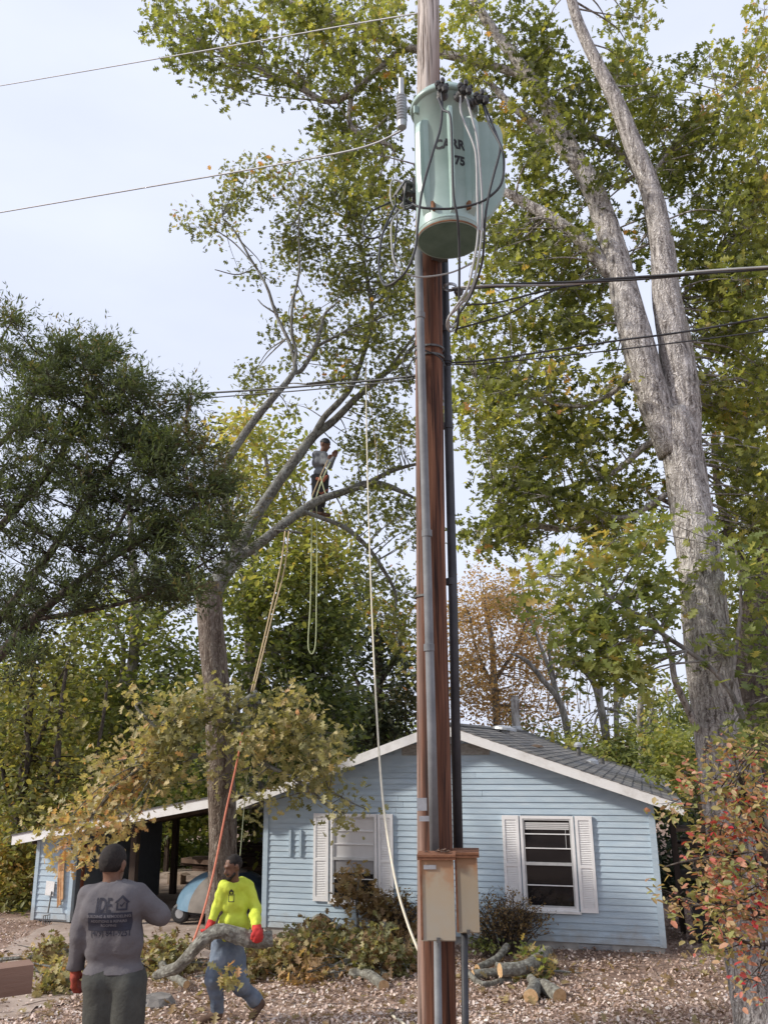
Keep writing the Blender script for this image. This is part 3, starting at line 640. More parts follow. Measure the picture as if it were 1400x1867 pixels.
ncr = noise(nt, 22, stretch=(2.2,2.2,.045), detail=3); rcr = ramp(nt, [(.36, (.2,.15,.12)), (.47, (1,1,1))]); nt.links.new(ncr.outputs[0], rcr.inputs[0]); mcr = nt.nodes.new('ShaderNodeMixRGB'); mcr.blend_type = 'MULTIPLY'; mcr.inputs[0].default_value = 1; nt.links.new(mm.outputs[0], mcr.inputs[1]); nt.links.new(rcr.outputs[0], mcr.inputs[2]); nt.links.new(mcr.outputs[0], b.inputs['Base Color'])
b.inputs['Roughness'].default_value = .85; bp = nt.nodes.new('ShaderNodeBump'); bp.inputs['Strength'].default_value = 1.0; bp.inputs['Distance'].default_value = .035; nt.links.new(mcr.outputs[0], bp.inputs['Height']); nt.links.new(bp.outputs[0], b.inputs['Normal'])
PY = 6.6
pc = [(798,2100,37), (796,1800,35), (791,1400,31), (785,1000,26.5), (781,520,24.5), (781,100,20.5), (781,-80,19)]
pts = [at(x, y, PY) for x, y, r in pc]; rs = [pr(r, p) for (x, y, r), p in zip(pc, pts)]
# extend down to the ground, up beyond the frame
d = (pts[0]-pts[1]).normalized(); g = float(gz(0, PY)); pts = [pts[0] + d*((pts[0].z-g+.3)/-d.z)] + pts; rs = [rs[0]+.005] + rs
up = (pts[-1]-pts[-2]).normalized(); pts.append(pts[-1] + up*1.2); rs.append(rs[-1]-.003)
base = Vector((pts[0].x, PY, g)); pole = empty('utility_pole', base, 'tall reddish brown wooden utility pole with conduits strapped along it, carrying the transformer', 'utility pole')
fine_p = []; fine_r = []
for i in range(len(pts)-1):
    for j in range(8): fine_p.append(pts[i].lerp(pts[i+1], j/8)); fine_r.append((rs[i]+(rs[i+1]-rs[i])*j/8))
fine_p.append(pts[-1]); fine_r.append(rs[-1])
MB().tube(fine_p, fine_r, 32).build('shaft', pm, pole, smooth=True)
M_con = noisy('grey_conduit', [(.3, (.13,.135,.14)), (.7, (.24,.245,.25))], 4, rough=.55, bump=.1); M_cond = noisy('dark_conduit', [(.3, (.035,.037,.042)), (.7, (.07,.072,.08))], 4, rough=.5, bump=.1)
def conduit(cs, Y, r, m_, couplings=()):
    P = [at(x, y, Y) for x, y in cs]; o = MB().tube(P, r, 16).build('conduit', m_, pole, smooth=True)
    for cx_, cy_ in couplings:
        q = at(cx_, cy_, Y); i = min(range(len(P)-1), key=lambda i: abs(P[i].z-q.z)); ax = (P[i+1]-P[i]).normalized()
        MB().lathe(q-ax*.03, [(r,0),(r+.007,.003),(r+.007,.055),(r,.058)], 16, ax=ax).build('coupling', m_, pole)
conduit([(792,1556), (786,1300), (778,1000), (769,700), (762,440)], 6.40, .034, M_con, [(778,972),(766,575),(782,1180)])
conduit([(835,1545), (826,1100), (818,800), (809,455)], 6.72, .037, M_cond, [(817,776),(822,1060),(811,600),(815,655)])
conduit([(797,1712), (800,1950), (802,2150)], 6.35, .026, M_con); conduit([(846,1700), (849,1950), (850,2150)], 6.5, .025, M_cond)
for (x, y, w_, h_) in ((769, 1466, 18, 22), (775, 1492, 22, 9)):
    c = at(x, y, 6.40 if h_ < 15 else 6.455); MB().box(c, pr(w_, c), .012, pr(h_, c)).build('strap', M_galv, pole)
for y_ in (640, 655, 1088):
    c = at(783, y_, PY); MB().lathe(c, [(pr(26,c)+.002,-.01),(pr(26,c)+.008,-.008),(pr(26,c)+.008,.008),(pr(26,c)+.002,.01)], 24).build('band', M_steel, pole)
# rusty boxes
rm, nt, b = base_mat('rusted_tan_metal')
n1 = noise(nt, 1.6, detail=5, rough=.55); n2 = noise(nt, 14, detail=8)
tc = nt.nodes.new('ShaderNodeTexCoord'); sp = nt.nodes.new('ShaderNodeSeparateXYZ'); nt.links.new(tc.outputs['Generated'], sp.inputs[0])
a1 = nt.nodes.new('ShaderNodeMath'); a1.operation = 'MULTIPLY_ADD'; a1.inputs[1].default_value = .50; nt.links.new(sp.outputs[2], a1.inputs[0]); nt.links.new(n1.outputs[0], a1.inputs[2])
a2 = nt.nodes.new('ShaderNodeMath'); a2.operation = 'MULTIPLY_ADD'; a2.inputs[1].default_value = .25; nt.links.new(n2.outputs[0], a2.inputs[0]); nt.links.new(a1.outputs[0], a2.inputs[2])
r = ramp(nt, [(.60, (.34,.31,.25)), (.90, (.36,.29,.20)), (1.0, (.34,.19,.10))]); nt.links.new(a2.outputs[0], r.inputs[0]); nt.links.new(r.outputs[0], b.inputs['Base Color']); b.inputs['Roughness'].default_value = .7
M_rust = noisy('rust_edge', [(.3, (.13,.055,.03)), (.7, (.26,.12,.065))], 12, rough=.9)
def meter_box(cs, Y, dep, lab, name='meter_box'):
    tl, tr, br, bl = [at(x, y, Y) for x, y in cs]
    cx_ = (tl+tr+br+bl)/4; wd = ((tr-tl).length+(br-bl).length)/2; ht = ((tl-bl).length+(tr-br).length)/2
    X = Vector((1,-.10,0)).normalized(); Yv = Vector((.10,1,0)).normalized(); Z = Vector((0,0,1)); c = cx_ + Yv*dep/2
    e = empty(name, Vector((c.x, c.y, c.z-ht/2)), lab, 'electrical box', 'metal boxes on the utility pole'); ax = (X, Yv, Z)
    MB().box(c+Yv*.012, wd-.012, dep-.024, ht-.012, ax).build('body', rm, e)
    MB().box(c-Yv*(dep/2-.004), wd, .016, ht-.035, ax).build('door', rm, e)
    mb = MB(); mb.box(c+Z*(ht/2+.004)-Yv*.01, wd+.03, dep+.05, .014, ax); mb.box(c+Z*(ht/2-.008)-Yv*(dep/2+.026), wd+.03, .006, .03, ax)
    mb.build('rain_hood', M_rust, e)
    for s in (-1, 1): MB().box(c-Yv*(dep/2+.005)+X*s*(wd/2-.008), .014, .012, ht-.04, ax).build('door_edge', M_rust if s < 0 else rm, e)
    MB().box(c-Yv*(dep/2+.012)-Z*(ht/2-.02), .022, .02, .03, ax).build('latch', M_steel, e)
    return e, c, wd, ht, ax
e, c, wd, ht, ax = meter_box([(763,1560), (826,1560), (831,1719), (769,1719)], 6.12, .17, 'rust streaked tan metal box on the front of the pole, nearer and further left')
MB().box(c-ax[1]*.094-ax[0]*.045+Vector((0,0,ht/2-.07)), .085, .006, .028, ax).build('name_plate', M_galv, e)
meter_box([(828,1556), (870,1556), (874,1704), (833,1704)], 6.42, .24, 'tan metal box behind and right of the larger rust streaked one')
dl = MB()
for i in range(14):
    q = c + Vector((random.uniform(-.08,.10), random.uniform(-.07,.05), ht/2+.02)); a = random.uniform(0, 6)
    dl.add([q, q+Vector((.035*math.cos(a),.035*math.sin(a),.012)), q+Vector((.05*math.cos(a+.5),.05*math.sin(a+.5),.004)), q+Vector((.03*math.cos(a+1),.03*math.sin(a+1),.01))], [(0,1,2,3)])
tag(dl.build('dead_leaves', M_midwood), 'few dead leaves lying on top of the rust streaked box', 'leaves')
# transformer
TY = 6.16; TR = .272
tb = at(812, 437, TY); ttp = at(817, 150, TY-TR-.03); TZ0, TZ1 = (at(812,405,TY-TR).z+at(812,470,TY+TR).z)/2, ttp.z; TX = (tb.x+at(816,186,TY).x)/2; print('TANK', TZ0, tb.z, TZ1, at(815,186,TY).z)
tf = empty('transformer', Vector((TX, TY, TZ0)), 'pale green cylindrical transformer with cooling fins hung on the utility pole', 'transformer')
M_tg = noisy('pale_green_enamel', [(.3, (.29,.405,.365)), (.5, (.36,.48,.44)), (.75, (.42,.54,.50))], 2.2, rough=.35, bump=.03, spec=.5)
nt = M_tg.node_tree; b = nt.nodes['Principled BSDF']
# rain streaked, tan stain running down one side (vertical streaks)
ns = noise(nt, 2.6, stretch=(2.2,2.2,.16), detail=5); rs_ = ramp(nt, [(.60, (0,0,0)), (.72, (.75,.75,.75))]); nt.links.new(ns.outputs[0], rs_.inputs[0])
old = b.inputs['Base Color'].links[0].from_socket; mm = nt.nodes.new('ShaderNodeMixRGB'); nt.links.new(rs_.outputs[0], mm.inputs[0]); nt.links.new(old, mm.inputs[1]); mm.inputs[2].default_value = (.40,.40,.27,1); nt.links.new(mm.outputs[0], b.inputs['Base Color'])
c0 = Vector((TX, TY, TZ0)); HT = TZ1-TZ0
MB().lathe(c0, [(0,.012),(TR-.02,.012),(TR-.012,-.0),(TR,-.0),(TR,.05),(TR,.052),(TR,HT-.02),(TR+.012,HT-.02),(TR+.02,HT),(TR+.012,HT+.02),(TR-.02,HT+.06),(0,HT+.10)], 64).build('tank', M_tg, tf, smooth=False)
for p_ in tf.children[0].data.polygons: p_.use_smooth = True
MB().lathe(c0, [(0,-.003),(TR-.016,-.003),(TR-.016,.011),(0,.011)], 48).build('tank_bottom', noisy('shaded_green_base', [(.3,(.10,.17,.14)),(.7,(.17,.26,.22))], 5, rough=.6), tf)  # underside shade painted in as a darker green than the tank
MB().lathe(c0, [(TR+.003,HT-.045),(TR+.026,HT-.04),(TR+.032,HT-.02),(TR+.026,HT+.002),(TR+.003,HT+.012)], 48).build('lid_band', M_tg, tf, smooth=True)
def fin(th, p_, z0, z1, t=.028):
    a = math.radians(th); R_ = Vector((math.sin(a), -math.cos(a), 0)); T_ = Vector((math.cos(a), math.sin(a), 0))
    prof = [(-.01, z0), (p_*.35, z0+.06), (p_*.8, z0+.2), (p_, z0+.34), (p_, z1-.14), (p_*.93, z1-.07), (p_*.75, z1-.025), (p_*.5, z1), (-.01, z1+.01)]
    n = len(prof); vs = []; 
    for s in (-1, 1):
        for (r_, z_) in prof: vs.append(c0 + R_*(TR+r_) + T_*s*t*(.5 if r_ > 0 else .9) + Vector((0,0,z_)))
    fs = [tuple(range(n)), tuple(reversed(range(n, 2*n)))] + [(i+1, i, n+i, n+i+1) for i in range(n-1)]
    MB().add(vs, fs).build('cooling_fin', M_tg, tf)
zz = lambda y: at(812, y, TY-TR-.04).z - TZ0
zs_ = lambda y: at(812, y, TY-.08).z - TZ0
fin(-46, .085, zz(375), zz(205), .05); fin(3, .085, zz(385), zz(192)); fin(38, .11, zz(380), zz(205), .05); fin(80, .22, zs_(405), zs_(225), .05); fin(-150, .1, zs_(375), zs_(225)); fin(120, .12, zs_(375), zs_(225))
M_rs = noisy('rust_stain', [(.3, (.16,.07,.035)), (.7, (.30,.16,.09))], 20, rough=.9)
for th, z_ in ((-62, HT-.13), (64, HT-.13), (-30, .16), (30, .16)):
    a = math.radians(th); R_ = Vector((math.sin(a), -math.cos(a), 0)); T_ = Vector((math.cos(a), math.sin(a), 0))
    MB().box(c0+R_*(TR+.018)+Vector((0,0,z_)), .022, .045, .07, (T_, R_, Vector((0,0,1)))).build('lifting_lug', M_rs if z_ < .5 else M_tg, tf)
MB().lathe(c0, [(TR+.001,.045),(TR+.005,.05),(TR+.005,.062),(TR+.001,.067)], 48).build('weld_seam', M_tg, tf, smooth=True)
MB().lathe(c0, [(TR-.001,.0),(TR+.004,.004),(TR+.004,.014),(TR-.001,.018)], 48).build('base_rim', M_rs, tf, smooth=True)
# lettering wrapped round the tank
def text_mesh(s, size, shear=0, bold=.0, sx=1):
    cu = bpy.data.curves.new('txt', 'FONT'); cu.body = s; cu.size = size; cu.align_x = 'CENTER'; cu.offset = bold; cu.resolution_u = 3; cu.extrude = 0
    o = bpy.data.objects.new('txt', cu); S.collection.objects.link(o); bpy.context.view_layer.update()
    me = bpy.data.meshes.new_from_object(o.evaluated_get(bpy.context.evaluated_depsgraph_get()))
    V = [(v.co.x*sx, v.co.y) for v in me.vertices]; F = [tuple(p.vertices) for p in me.polygons]
    bpy.data.objects.remove(o); bpy.data.curves.remove(cu); bpy.data.meshes.remove(me); return V, F
def subdivide2d(V, F, mx_=.03):
    import bmesh
    bm = bmesh.new(); vs = [bm.verts.new((x, y, 0)) for x, y in V]
    for f in F:
        try: bm.faces.new([vs[i] for i in f])
        except ValueError: pass
    bmesh.ops.triangulate(bm, faces=bm.faces[:])
    for _ in range(4):
        es = [e for e in bm.edges if e.calc_length() > mx_]
        if not es: break
        bmesh.ops.subdivide_edges(bm, edges=es, cuts=1); bmesh.ops.triangulate(bm, faces=bm.faces[:])
    bm.verts.index_update(); r = [(v.co.x, v.co.y) for v in bm.verts], [tuple(v.index for v in f.verts) for f in bm.faces]; bm.free(); return r
M_ink = plain('black_ink', (.02,.02,.022), .7)
def cyl_text(s, size, th0, z, nm, sx=1):
    V, F = subdivide2d(*text_mesh(s, size, bold=.0055, sx=sx), .03); vs = []
    for x, y in V:
        a = th0 + x/TR; vs.append(c0 + Vector((math.sin(a), -math.cos(a), 0))*(TR+.003) + Vector((0,0,z+y)))
    MB().add(vs, F).build(nm, M_ink, tf)
cyl_text('CARROLL', .125, .36, zz(263), 'lettering', .80); cyl_text('75', .115, .33, zz(292), 'lettering', .8)
def blob(mb, c, r, k=1.0, mi=0): return mb.lathe(c, [(0,-r*k),(r*.7,-r*.7*k),(r,0),(r*.7,r*.7*k),(0,r*k)], 10, mi=mi)
for (px, py, th) in ((805,168,-8), (841,163,22), (868,172,50)):
    a = math.radians(th); R_ = Vector((math.sin(a), -math.cos(a), 0)); q = c0 + R_*TR + Vector((0,0,HT-.115))
    bu = MB().lathe(q-R_*.01, [(.03,0),(.05,.01),(.03,.03),(.045,.045),(.028,.06),(.04,.075),(.022,.10),(0,.10)], 14, ax=R_).build('bushing', M_steel, tf)
    mb = MB(); blob(mb, q+R_*.10, .042); blob(mb, q+R_*.12+Vector((.03,0,-.025)), .033, 1.3); blob(mb, q+R_*.10+Vector((-.03,-.01,.03)), .03); blob(mb, q+R_*.11+Vector((.01,-.02,.045)), .022, 1.5); mb.tube([q+R_*.1+Vector((-.05,0,.0)), q+R_*.13+Vector((.06,0,.01))], .014, 6); mb.build('connector', M_cable, bu)
for zk in (zz(210), zz(385)): MB().box(Vector((TX-.06, (TY+TR+PY-.1)/2+.0, TZ0+zk)), .14, (PY-.1)-(TY+TR)+.05, .08).build('mounting_bracket', M_steel, tf)
M_arr = plain('grey_porcelain', (.30,.31,.33), .35)
ar = at(733, 232, 6.3); at2 = at(733, 141, 6.3); hA = at2.z-ar.z
sa = empty('lightning_arrester', ar, 'grey ribbed lightning arrester standing left of the transformer top', 'arrester')
prof = [(0,0),(.035,0),(.035,hA*.08)]; 
MB().lathe(ar, [(0,0),(.04,0),(.045,.06),(.035,.065),(0,.065)], 16).build('foot', M_galv, sa)
ribs = []
for i in range(9): z_ = .066 + i*(hA*.62-.06)/9; ribs += [(.040, z_), (.049, z_+.012), (.040, z_+.03)]
MB().lathe(ar, [(0,.066)]+ribs+[(0, hA*.68)], 18).build('body', M_arr, sa)
MB().lathe(ar, [(.024,hA*.66),(.026,hA*.97),(.0,hA)], 12).build('cap', M_galv, sa)
MB().tube([ar+Vector((0,0,.18)), ar+Vector((.09,-.02,.2)), Vector((TX-TR+.02, TY, TZ1-.12))], .012, 6).build('bracket', M_galv, sa)
# conductors
def Z(x, y): return 640+x/3.3333, 80+y/3.3333
def cable(name, pts, Ys, r, m_, lab, grp='loose cables looped round the transformer', cat='cable'):
    P = []; n = len(pts)
    for i, (x, y) in enumerate(pts):
        Yv = Ys if not hasattr(Ys, '__len__') else np.interp(i/(n-1), np.linspace(0,1,len(Ys)), Ys)
        P.append(at(x, y, Yv))
    o = MB().tube([Vector(p) for p in catmull(P, 6)], r, 8).build(name, m_, None, smooth=True)
    return tag(o, lab, cat, grp)
FY = TY-TR-.09
cable('cable', [Z(*p) for p in ((548,290),(552,400),(540,520),(490,680),(430,900),(405,1100),(390,1240),(340,1370),(260,1450),(200,1460),(170,1370),(175,1250),(200,1130),(270,980))], [FY,FY-.06,FY-.06,FY,6.1,6.2], .0105, M_cable, 'black cable crossing the tank left of centre and looping out below it to the left')
cable('cable', [Z(*p) for p in ((530,330),(560,400),(600,430),(612,600),(620,900),(645,1050),(655,1200),(657,1450),(650,1680),(635,1750))], [FY,FY-.13,FY-.13,FY-.05,6.0,6.2], .010, M_cable, 'black cable hanging straight down over the middle of the tank')
cable('cable', [Z(*p) for p in ((665,310),(668,420),(740,600),(760,700),(765,900),(770,1150),(740,1350),(700,1500),(625,1610),(582,1690),(600,1745),(640,1730))], [FY+.05,FY-.05,FY-.05,FY,6.0,6.3], .0095, M_cableg, 'pale grey cable, left one of the pair falling over the right of the tank')
cable('cable', [Z(*p) for p in ((690,300),(720,400),(762,560),(778,700),(795,950),(792,1150),(765,1350),(725,1500),(650,1600),(592,1660),(605,1720),(650,1690))], [FY+.05,FY-.05,FY-.05,FY,6.0,6.3], .0095, M_cableg, 'pale grey cable, right one of the pair falling over the right of the tank')
cable('cable', [Z(*p) for p in ((800,360),(835,480),(900,600),(928,700),(915,840),(850,920),(760,970),(600,1000),(440,995),(370,970))], [5.95,5.7,5.7,5.72,5.75,5.78,5.85], .010, M_cable, 'black cable bowing out right of the tank then wrapping across its lower part')
cable('cable', [Z(*p) for p in ((810,370),(890,570),(905,640),(870,780),(840,900),(815,1050),(805,1230),(790,1350),(730,1520),(650,1650),(620,1730))], [5.95,5.7,5.7,5.75,5.9,6.2,6.3], .010, M_cable, 'black cable hanging down the right edge of the tank to the service loop')
cable('cable', [Z(*p) for p in ((300,1010),(250,1080),(245,1200),(265,1320),(330,1390),(430,1415),(600,1390),(740,1330))], [6.3,6.2,6.15,6.2], .008, M_cableg, 'pale grey wire looping left and passing across the pole under the tank')
cable('cable', [Z(*p) for p in ((240,960),(120,1020),(75,1090),(90,1170),(170,1170),(230,1090),(290,1000))], 6.4, .008, M_cable, 'small black wire loop farthest left of the pole')
cable('cable', [Z(*p) for p in ((310,860),(270,930),(280,1050),(270,1180),(260,1300),(270,1420))], 6.45, .007, M_cable, 'thin black wire hanging from the clamp cluster left of the pole')
cable('cable', [Z(*p) for p in ((330,850),(250,830),(245,960),(310,1010),(350,930))], 6.4, .008, M_cableg, 'grey wire curled round the clamp cluster left of the tank')
cl = empty('wire_clamps', at(740,365,6.4), 'dark spool insulator and wire clamps bolted to the pole left of the tank', 'clamps')
mb = MB(); q = at(742,345,6.4); mb.lathe(q, [(0,-.06),(.05,-.06),(.05,-.03),(.03,-.02),(.03,.02),(.05,.03),(.05,.06),(0,.06)], 14); mb.build('spool', M_steel, cl)
MB().tube([at(735,372,6.4), at(762,380,6.45)], .022, 8).build('clamp', M_steel, cl); MB().tube([at(728,360,6.4), at(752,372,6.4)], .018, 8).build('clamp', M_cable, cl); MB().box(at(756,350,6.5), .05, .2, .16).build('bracket', M_steel, cl)
for k in range(5):
    P_ = [at(*Z(*q), 6.4-.02*k) for q in ((250+k*8,940-k*9), (300+k*9,860-k*7), (330-k*3,930+k*8), (290+k*12,980+k*6), (380,975))]
    MB().tube([Vector(p) for p in catmull(P_, 5)], .007, 6).build('wire', M_cableg if k % 2 else M_cable, cl, smooth=True)
sc = empty('service_bracket', at(820,526,6.6), 'pale ring bracket and insulator on the conduit below the transformer', 'bracket')
MB().lathe(at(820,523,6.62), [(.05,-.012),(.062,-.012),(.062,.012),(.05,.012)], 18).build('ring', M_galv, sc); mb = MB(); blob(mb, at(836,531,6.55), .045); mb.build('insulator', M_steel, sc)
def span(name, pts, r, m_, lab, grp, cat='power line', strands=1):
    P = [Vector(p) for p in catmull([at(*q) for q in pts], 12)]
    if strands == 1: o = MB().tube(P, r, 7).build(name, m_, None, smooth=True); return tag(o, lab, cat, grp)
    e = empty(name, P[0], lab, cat, grp)
    for s in range(strands):
        Q = []
        L = 0
        for i, p in enumerate(P):
            if i: L += (P[i]-P[i-1]).length
            a = L*3.0 + s*2*math.pi/strands; Q.append(p + Vector((0, math.cos(a), math.sin(a)))*r*1.15)
        MB().tube(Q, r*(1 if s else 1.05), 7).build('strand', m_[s], e, smooth=True)
    return e
span('service_line', [(824,527,6.5),(890,521,6.3),(1000,517,6.1),(1130,509,5.9),(1250,499,5.7),(1400,487,5.5),(1560,472,5.3)], .0092, [M_cable, M_cableg, M_cable], 'thick twisted service line running right from below the transformer', 'lines running right from the pole', strands=3)
cable('cable', [(845,556),(900,552),(940,543),(1000,528),(1060,518)], [6.3,6.2,6.1], .008, M_cable, 'black lead rising from the service loop, upper of two joining the service line')
cable('cable', [(830,600),(880,586),(930,570),(975,545),(1030,520)], [6.3,6.2,6.1], .008, M_cable, 'black lead rising from the service loop, lower of two joining the service line')
span('phone_line', [(812,662,6.6),(900,654,6.5),(1100,624,6.2),(1250,604,6),(1400,577,5.8),(1560,545,5.6)], .0085, M_cable, 'black communication line, upper of the two running right below the service line', 'lines running right from the pole')
span('phone_line', [(812,665,6.6),(900,661,6.5),(1100,640,6.2),(1250,622,6),(1400,602,5.8),(1560,577,5.6)], .006, M_cable, 'black communication line, lower of the two running right below the service line', 'lines running right from the pole')
span('phone_line', [(800,668,6.6),(750,685,6.8),(600,700,7.6),(430,713,8.6),(250,722,9.9),(60,728,11.4),(-120,728,13)], .011, M_cable, 'thick black communication line running left behind the cedar, upper of two', 'lines running left from the pole')
span('phone_line', [(800,672,6.6),(750,690,6.8),(600,707,7.6),(430,721,8.6),(250,734,9.9),(60,743,11.4),(-120,748,13)], .007, M_cable, 'thinner black communication line just under the thick one, left of the pole', 'lines running left from the pole')
for i, pts_ in enumerate((((755,650),(740,680),(752,715)), ((760,630),(742,640),(735,665),(755,690)), ((770,636),(800,650),(812,668)))): cable('cable', pts_, 6.45, .006, M_cable, ('thin black tail wire curling below the lines on the left face of the pole', 'thin black wire arc just left of the pole above the communication lines', 'thin black wire sloping across the front of the pole to the right conduit')[i], 'tail wires on the pole')
span('power_line', [(770,22,6.6),(623,47,7.4),(427,82,8.6),(250,113,9.8),(0,156,11.5),(-150,180,12.6)], .008, M_wire, 'thin grey overhead wire, upper of the two crossing the sky on the left', 'lines running left from the pole')
span('power_line', [(735,236,6.4),(680,262,6.7),(600,282,7.2),(430,313,8.2),(250,344,9.4),(0,387,11),(-150,412,12)], .010, M_wire, 'grey overhead wire, lower of the two crossing the sky on the left', 'lines running left from the pole')
# deck rail at the lower left
q = [at(48.9,1759,3.2), at(47,1805,3.2)]; hgt = (q[0]-q[1]).length
dr = empty('deck_railing', at(-200,1900,2.6), 'brown wooden deck rail beam end poking in at the lower left corner', 'railing')
d1 = Vector((-1,-.62,0)).normalized(); c = q[0] + d1*.6 - Vector((0,0,.045)) + Vector((-.62,1,0)).normalized()*-.0
MB().box(c+Vector((0.0,.045,0)), 1.2, .09, .09, (d1*-1, Vector((-d1.y, d1.x, 0)), Vector((0,0,1)))).build('top_rail', noisy('brown_stained_wood', [(.3,(.15,.085,.06)),(.7,(.26,.16,.115))], 6, stretch=(.3,.3,2), rough=.75, bump=.3), dr)
pb = c + d1*.4; MB().box(Vector((pb.x, pb.y+.04, (pb.z+1.0)/2-.02)), .09, .09, pb.z-1.0-.05).build('post', M_midwood, dr)
# ropes
def rope(pts, Ys, r, m_, lab, grp=None):
    P = []; n = len(pts)
    for i, (x, y) in enumerate(pts): P.append(at(x, y, np.interp(i/(n-1), np.linspace(0,1,len(Ys)), Ys)))
    return tag(MB().tube([Vector(p) for p in catmull(P, 6)], r, 6).build('rope', m_, None, smooth=True), lab, 'rope', grp)
M_ro = plain('orange_red_rope', (.62,.20,.12), .8); M_rt = plain('tan_rope', (.55,.42,.25), .8); M_rw = plain('cream_rope', (.68,.62,.48), .8); M_ry = plain('yellow_green_rope', (.55,.60,.36), .8)
gr = 'arborist ropes hanging from the oak'
rope([(520,968),(512,1030),(492,1120),(473,1200),(458,1262)], [14.9,14.2,13.6], .013, M_rt, 'tan rope slanting from the limb stub down to the hanging branch, left strand', gr)
rope([(527,968),(518,1040),(500,1110),(480,1190),(462,1262)], [14.9,14.2,13.6], .012, M_rt, 'tan rope slanting from the limb stub down to the hanging branch, right strand', gr)
rope([(443,1335),(430,1400),(412,1480),(392,1580),(372,1660),(350,1725)], [13.0,12.2,11.0], .015, M_ro, 'taut orange rope running from the hanging branch down to the ground by the worker', gr)
rope([(569,905),(568,1000),(566,1100),(562,1170),(566,1190),(572,1188),(576,1165),(577,1100),(578,1000),(577,905)], [15.6,15.6], .012, M_ry, 'pale yellow rope hanging in a long U below the climber', gr)
rope([(667,652),(668,760),(671,900),(676,1060),(683,1230),(693,1400),(703,1500),(722,1610),(742,1680),(762,1732)], [16.2,13,9.5,8,7.4], .011, M_rw, 'long cream rope falling from the treetop past the window to the pole', gr)
rope([(672,700),(680,770),(687,830),(689,870)], [16.2,16], .010, M_rt, 'short tan line hanging beside the long cream rope high in the oak', gr)
rope([(457,1340),(450,1420),(443,1500),(438,1560)], [13.6,13.2], .008, M_ry, 'thin green line hanging from the cut branch in front of the carport', gr)
def grope(pts, r, m_, lab):
    P = [ground(x, y)+Vector((0,0,.02)) for x, y in pts]; return tag(MB().tube([Vector(p) for p in catmull(P, 6)], r, 6).build('rope', m_, None, smooth=True), lab, 'rope')
grope([(713,1846),(716,1855),(726,1862),(738,1872)], .016, M_rw, 'short piece of cream rope lying on the leaves left of the pole foot')
# ------------------------------------------------------------------ people (signed distance bodies meshed by surface nets)
def surf_net(f, lo, hi, h):
    lo = np.array(lo); n = np.ceil((np.array(hi)-lo)/h).astype(int)+1
    g = [lo[i]+np.arange(n[i])*h for i in range(3)]; X, Y, Z_ = np.meshgrid(*g, indexing='ij')
    D = f(np.stack([X.ravel(), Y.ravel(), Z_.ravel()], 1)).reshape(n); s = D < 0
    cn = n-1; cnt = np.zeros(cn, np.int32); acc = np.zeros((*cn, 3))
    cr = [(a, b, c) for a in (0,1) for b in (0,1) for c in (0,1)]
    sl = lambda o: tuple(slice(o[i], o[i]+cn[i]) for i in range(3))
    for a in cr:
        for ax in range(3):
            if a[ax]: continue
            b = tuple(a[i]+(i == ax) for i in range(3)); d0 = D[sl(a)]; d1 = D[sl(b)]; c = (d0 < 0) != (d1 < 0)
            t = np.where(c, d0/np.where(c, d0-d1, 1), 0); 
            for i in range(3): acc[..., i] += np.where(c, a[i]+(t if i == ax else 0), 0)
            cnt += c
    act = cnt > 0; idx = -np.ones(cn, np.int64); idx[act] = np.arange(act.sum())
    ii = np.argwhere(act); V = lo + (ii + acc[act]/cnt[act][:, None])*h; F = []
    for ax in range(3):
        u, v = (ax+1) % 3, (ax+2) % 3
        a = s[tuple(slice(0, n[i]-1) if i == ax else slice(1, n[i]-1) for i in range(3))]; b = s[tuple(slice(1, n[i]) if i == ax else slice(1, n[i]-1) for i in range(3))]
        e = np.argwhere(a != b); fl = a[tuple(e.T)]; e = e.copy(); e[:, u] += 1; e[:, v] += 1
        def q(du, dv):
            k = e.copy(); k[:, u] -= du; k[:, v] -= dv; return idx[tuple(k.T)]
        Q = np.stack([q(1,1), q(0,1), q(0,0), q(1,0)], 1); Q[~fl] = Q[~fl][:, ::-1]; F.append(Q)
    return V, np.concatenate(F)
def cone(P, a, b, r1, r2):
    a = np.array(a); b = np.array(b); ab = b-a; t = np.clip(((P-a)@ab)/(ab@ab+1e-12), 0, 1)
    return np.linalg.norm(P-a-t[:, None]*ab, axis=1)-(r1+(r2-r1)*t)
def ellip(P, c, fw, rad):   # fw: facing (unit), radii (side, front, up)
    fw = np.array(fw)/np.linalg.norm(fw); sd = np.cross(fw, (0,0,1)); sd /= np.linalg.norm(sd); up = np.cross(sd, fw)
    q = P-np.array(c); L = np.stack([q@sd/rad[0], q@fw/rad[1], q@up/rad[2]], 1); k = np.linalg.norm(L, axis=1)
    return (k-1)*min(rad)
def smin(a, b, k): h = np.clip(.5+.5*(b-a)/k, 0, 1); return b*(1-h)+a*h-k*h*(1-h)
def union(P, prims, k=.04):
    d = None
    for p in prims:
        e = ellip(P, *p[1:]) if isinstance(p[0], str) else cone(P, *p)
        d = e if d is None else smin(d, e, k)
    return d
def folds(P, amp, f=22, seed=0):
    r = np.random.default_rng(seed); d = 0
    for i in range(5):
        k = r.normal(0, 1, 3)*f*(.5+.35*i); d = d + np.sin(P@k+r.random()*6+1.5*np.sin(P@k[[1,2,0]]*.6))/(1+.5*i)
    return d*amp*.45
def net_obj(name, f, lo, hi, h, mat, parent):
    V, F = surf_net(f, lo, hi, h); o = origin_of(parent); V = V-np.array(o)
    me = array_mesh(name, V, F.ravel(), np.full(len(F), 4)); me.polygons.foreach_set('use_smooth', [True]*len(F))
    return link(name, me, mat, parent)
M_skin = noisy('brown_skin', [(.3, (.13,.065,.04)), (.7, (.20,.105,.068))], 14, rough=.5, bump=.05)
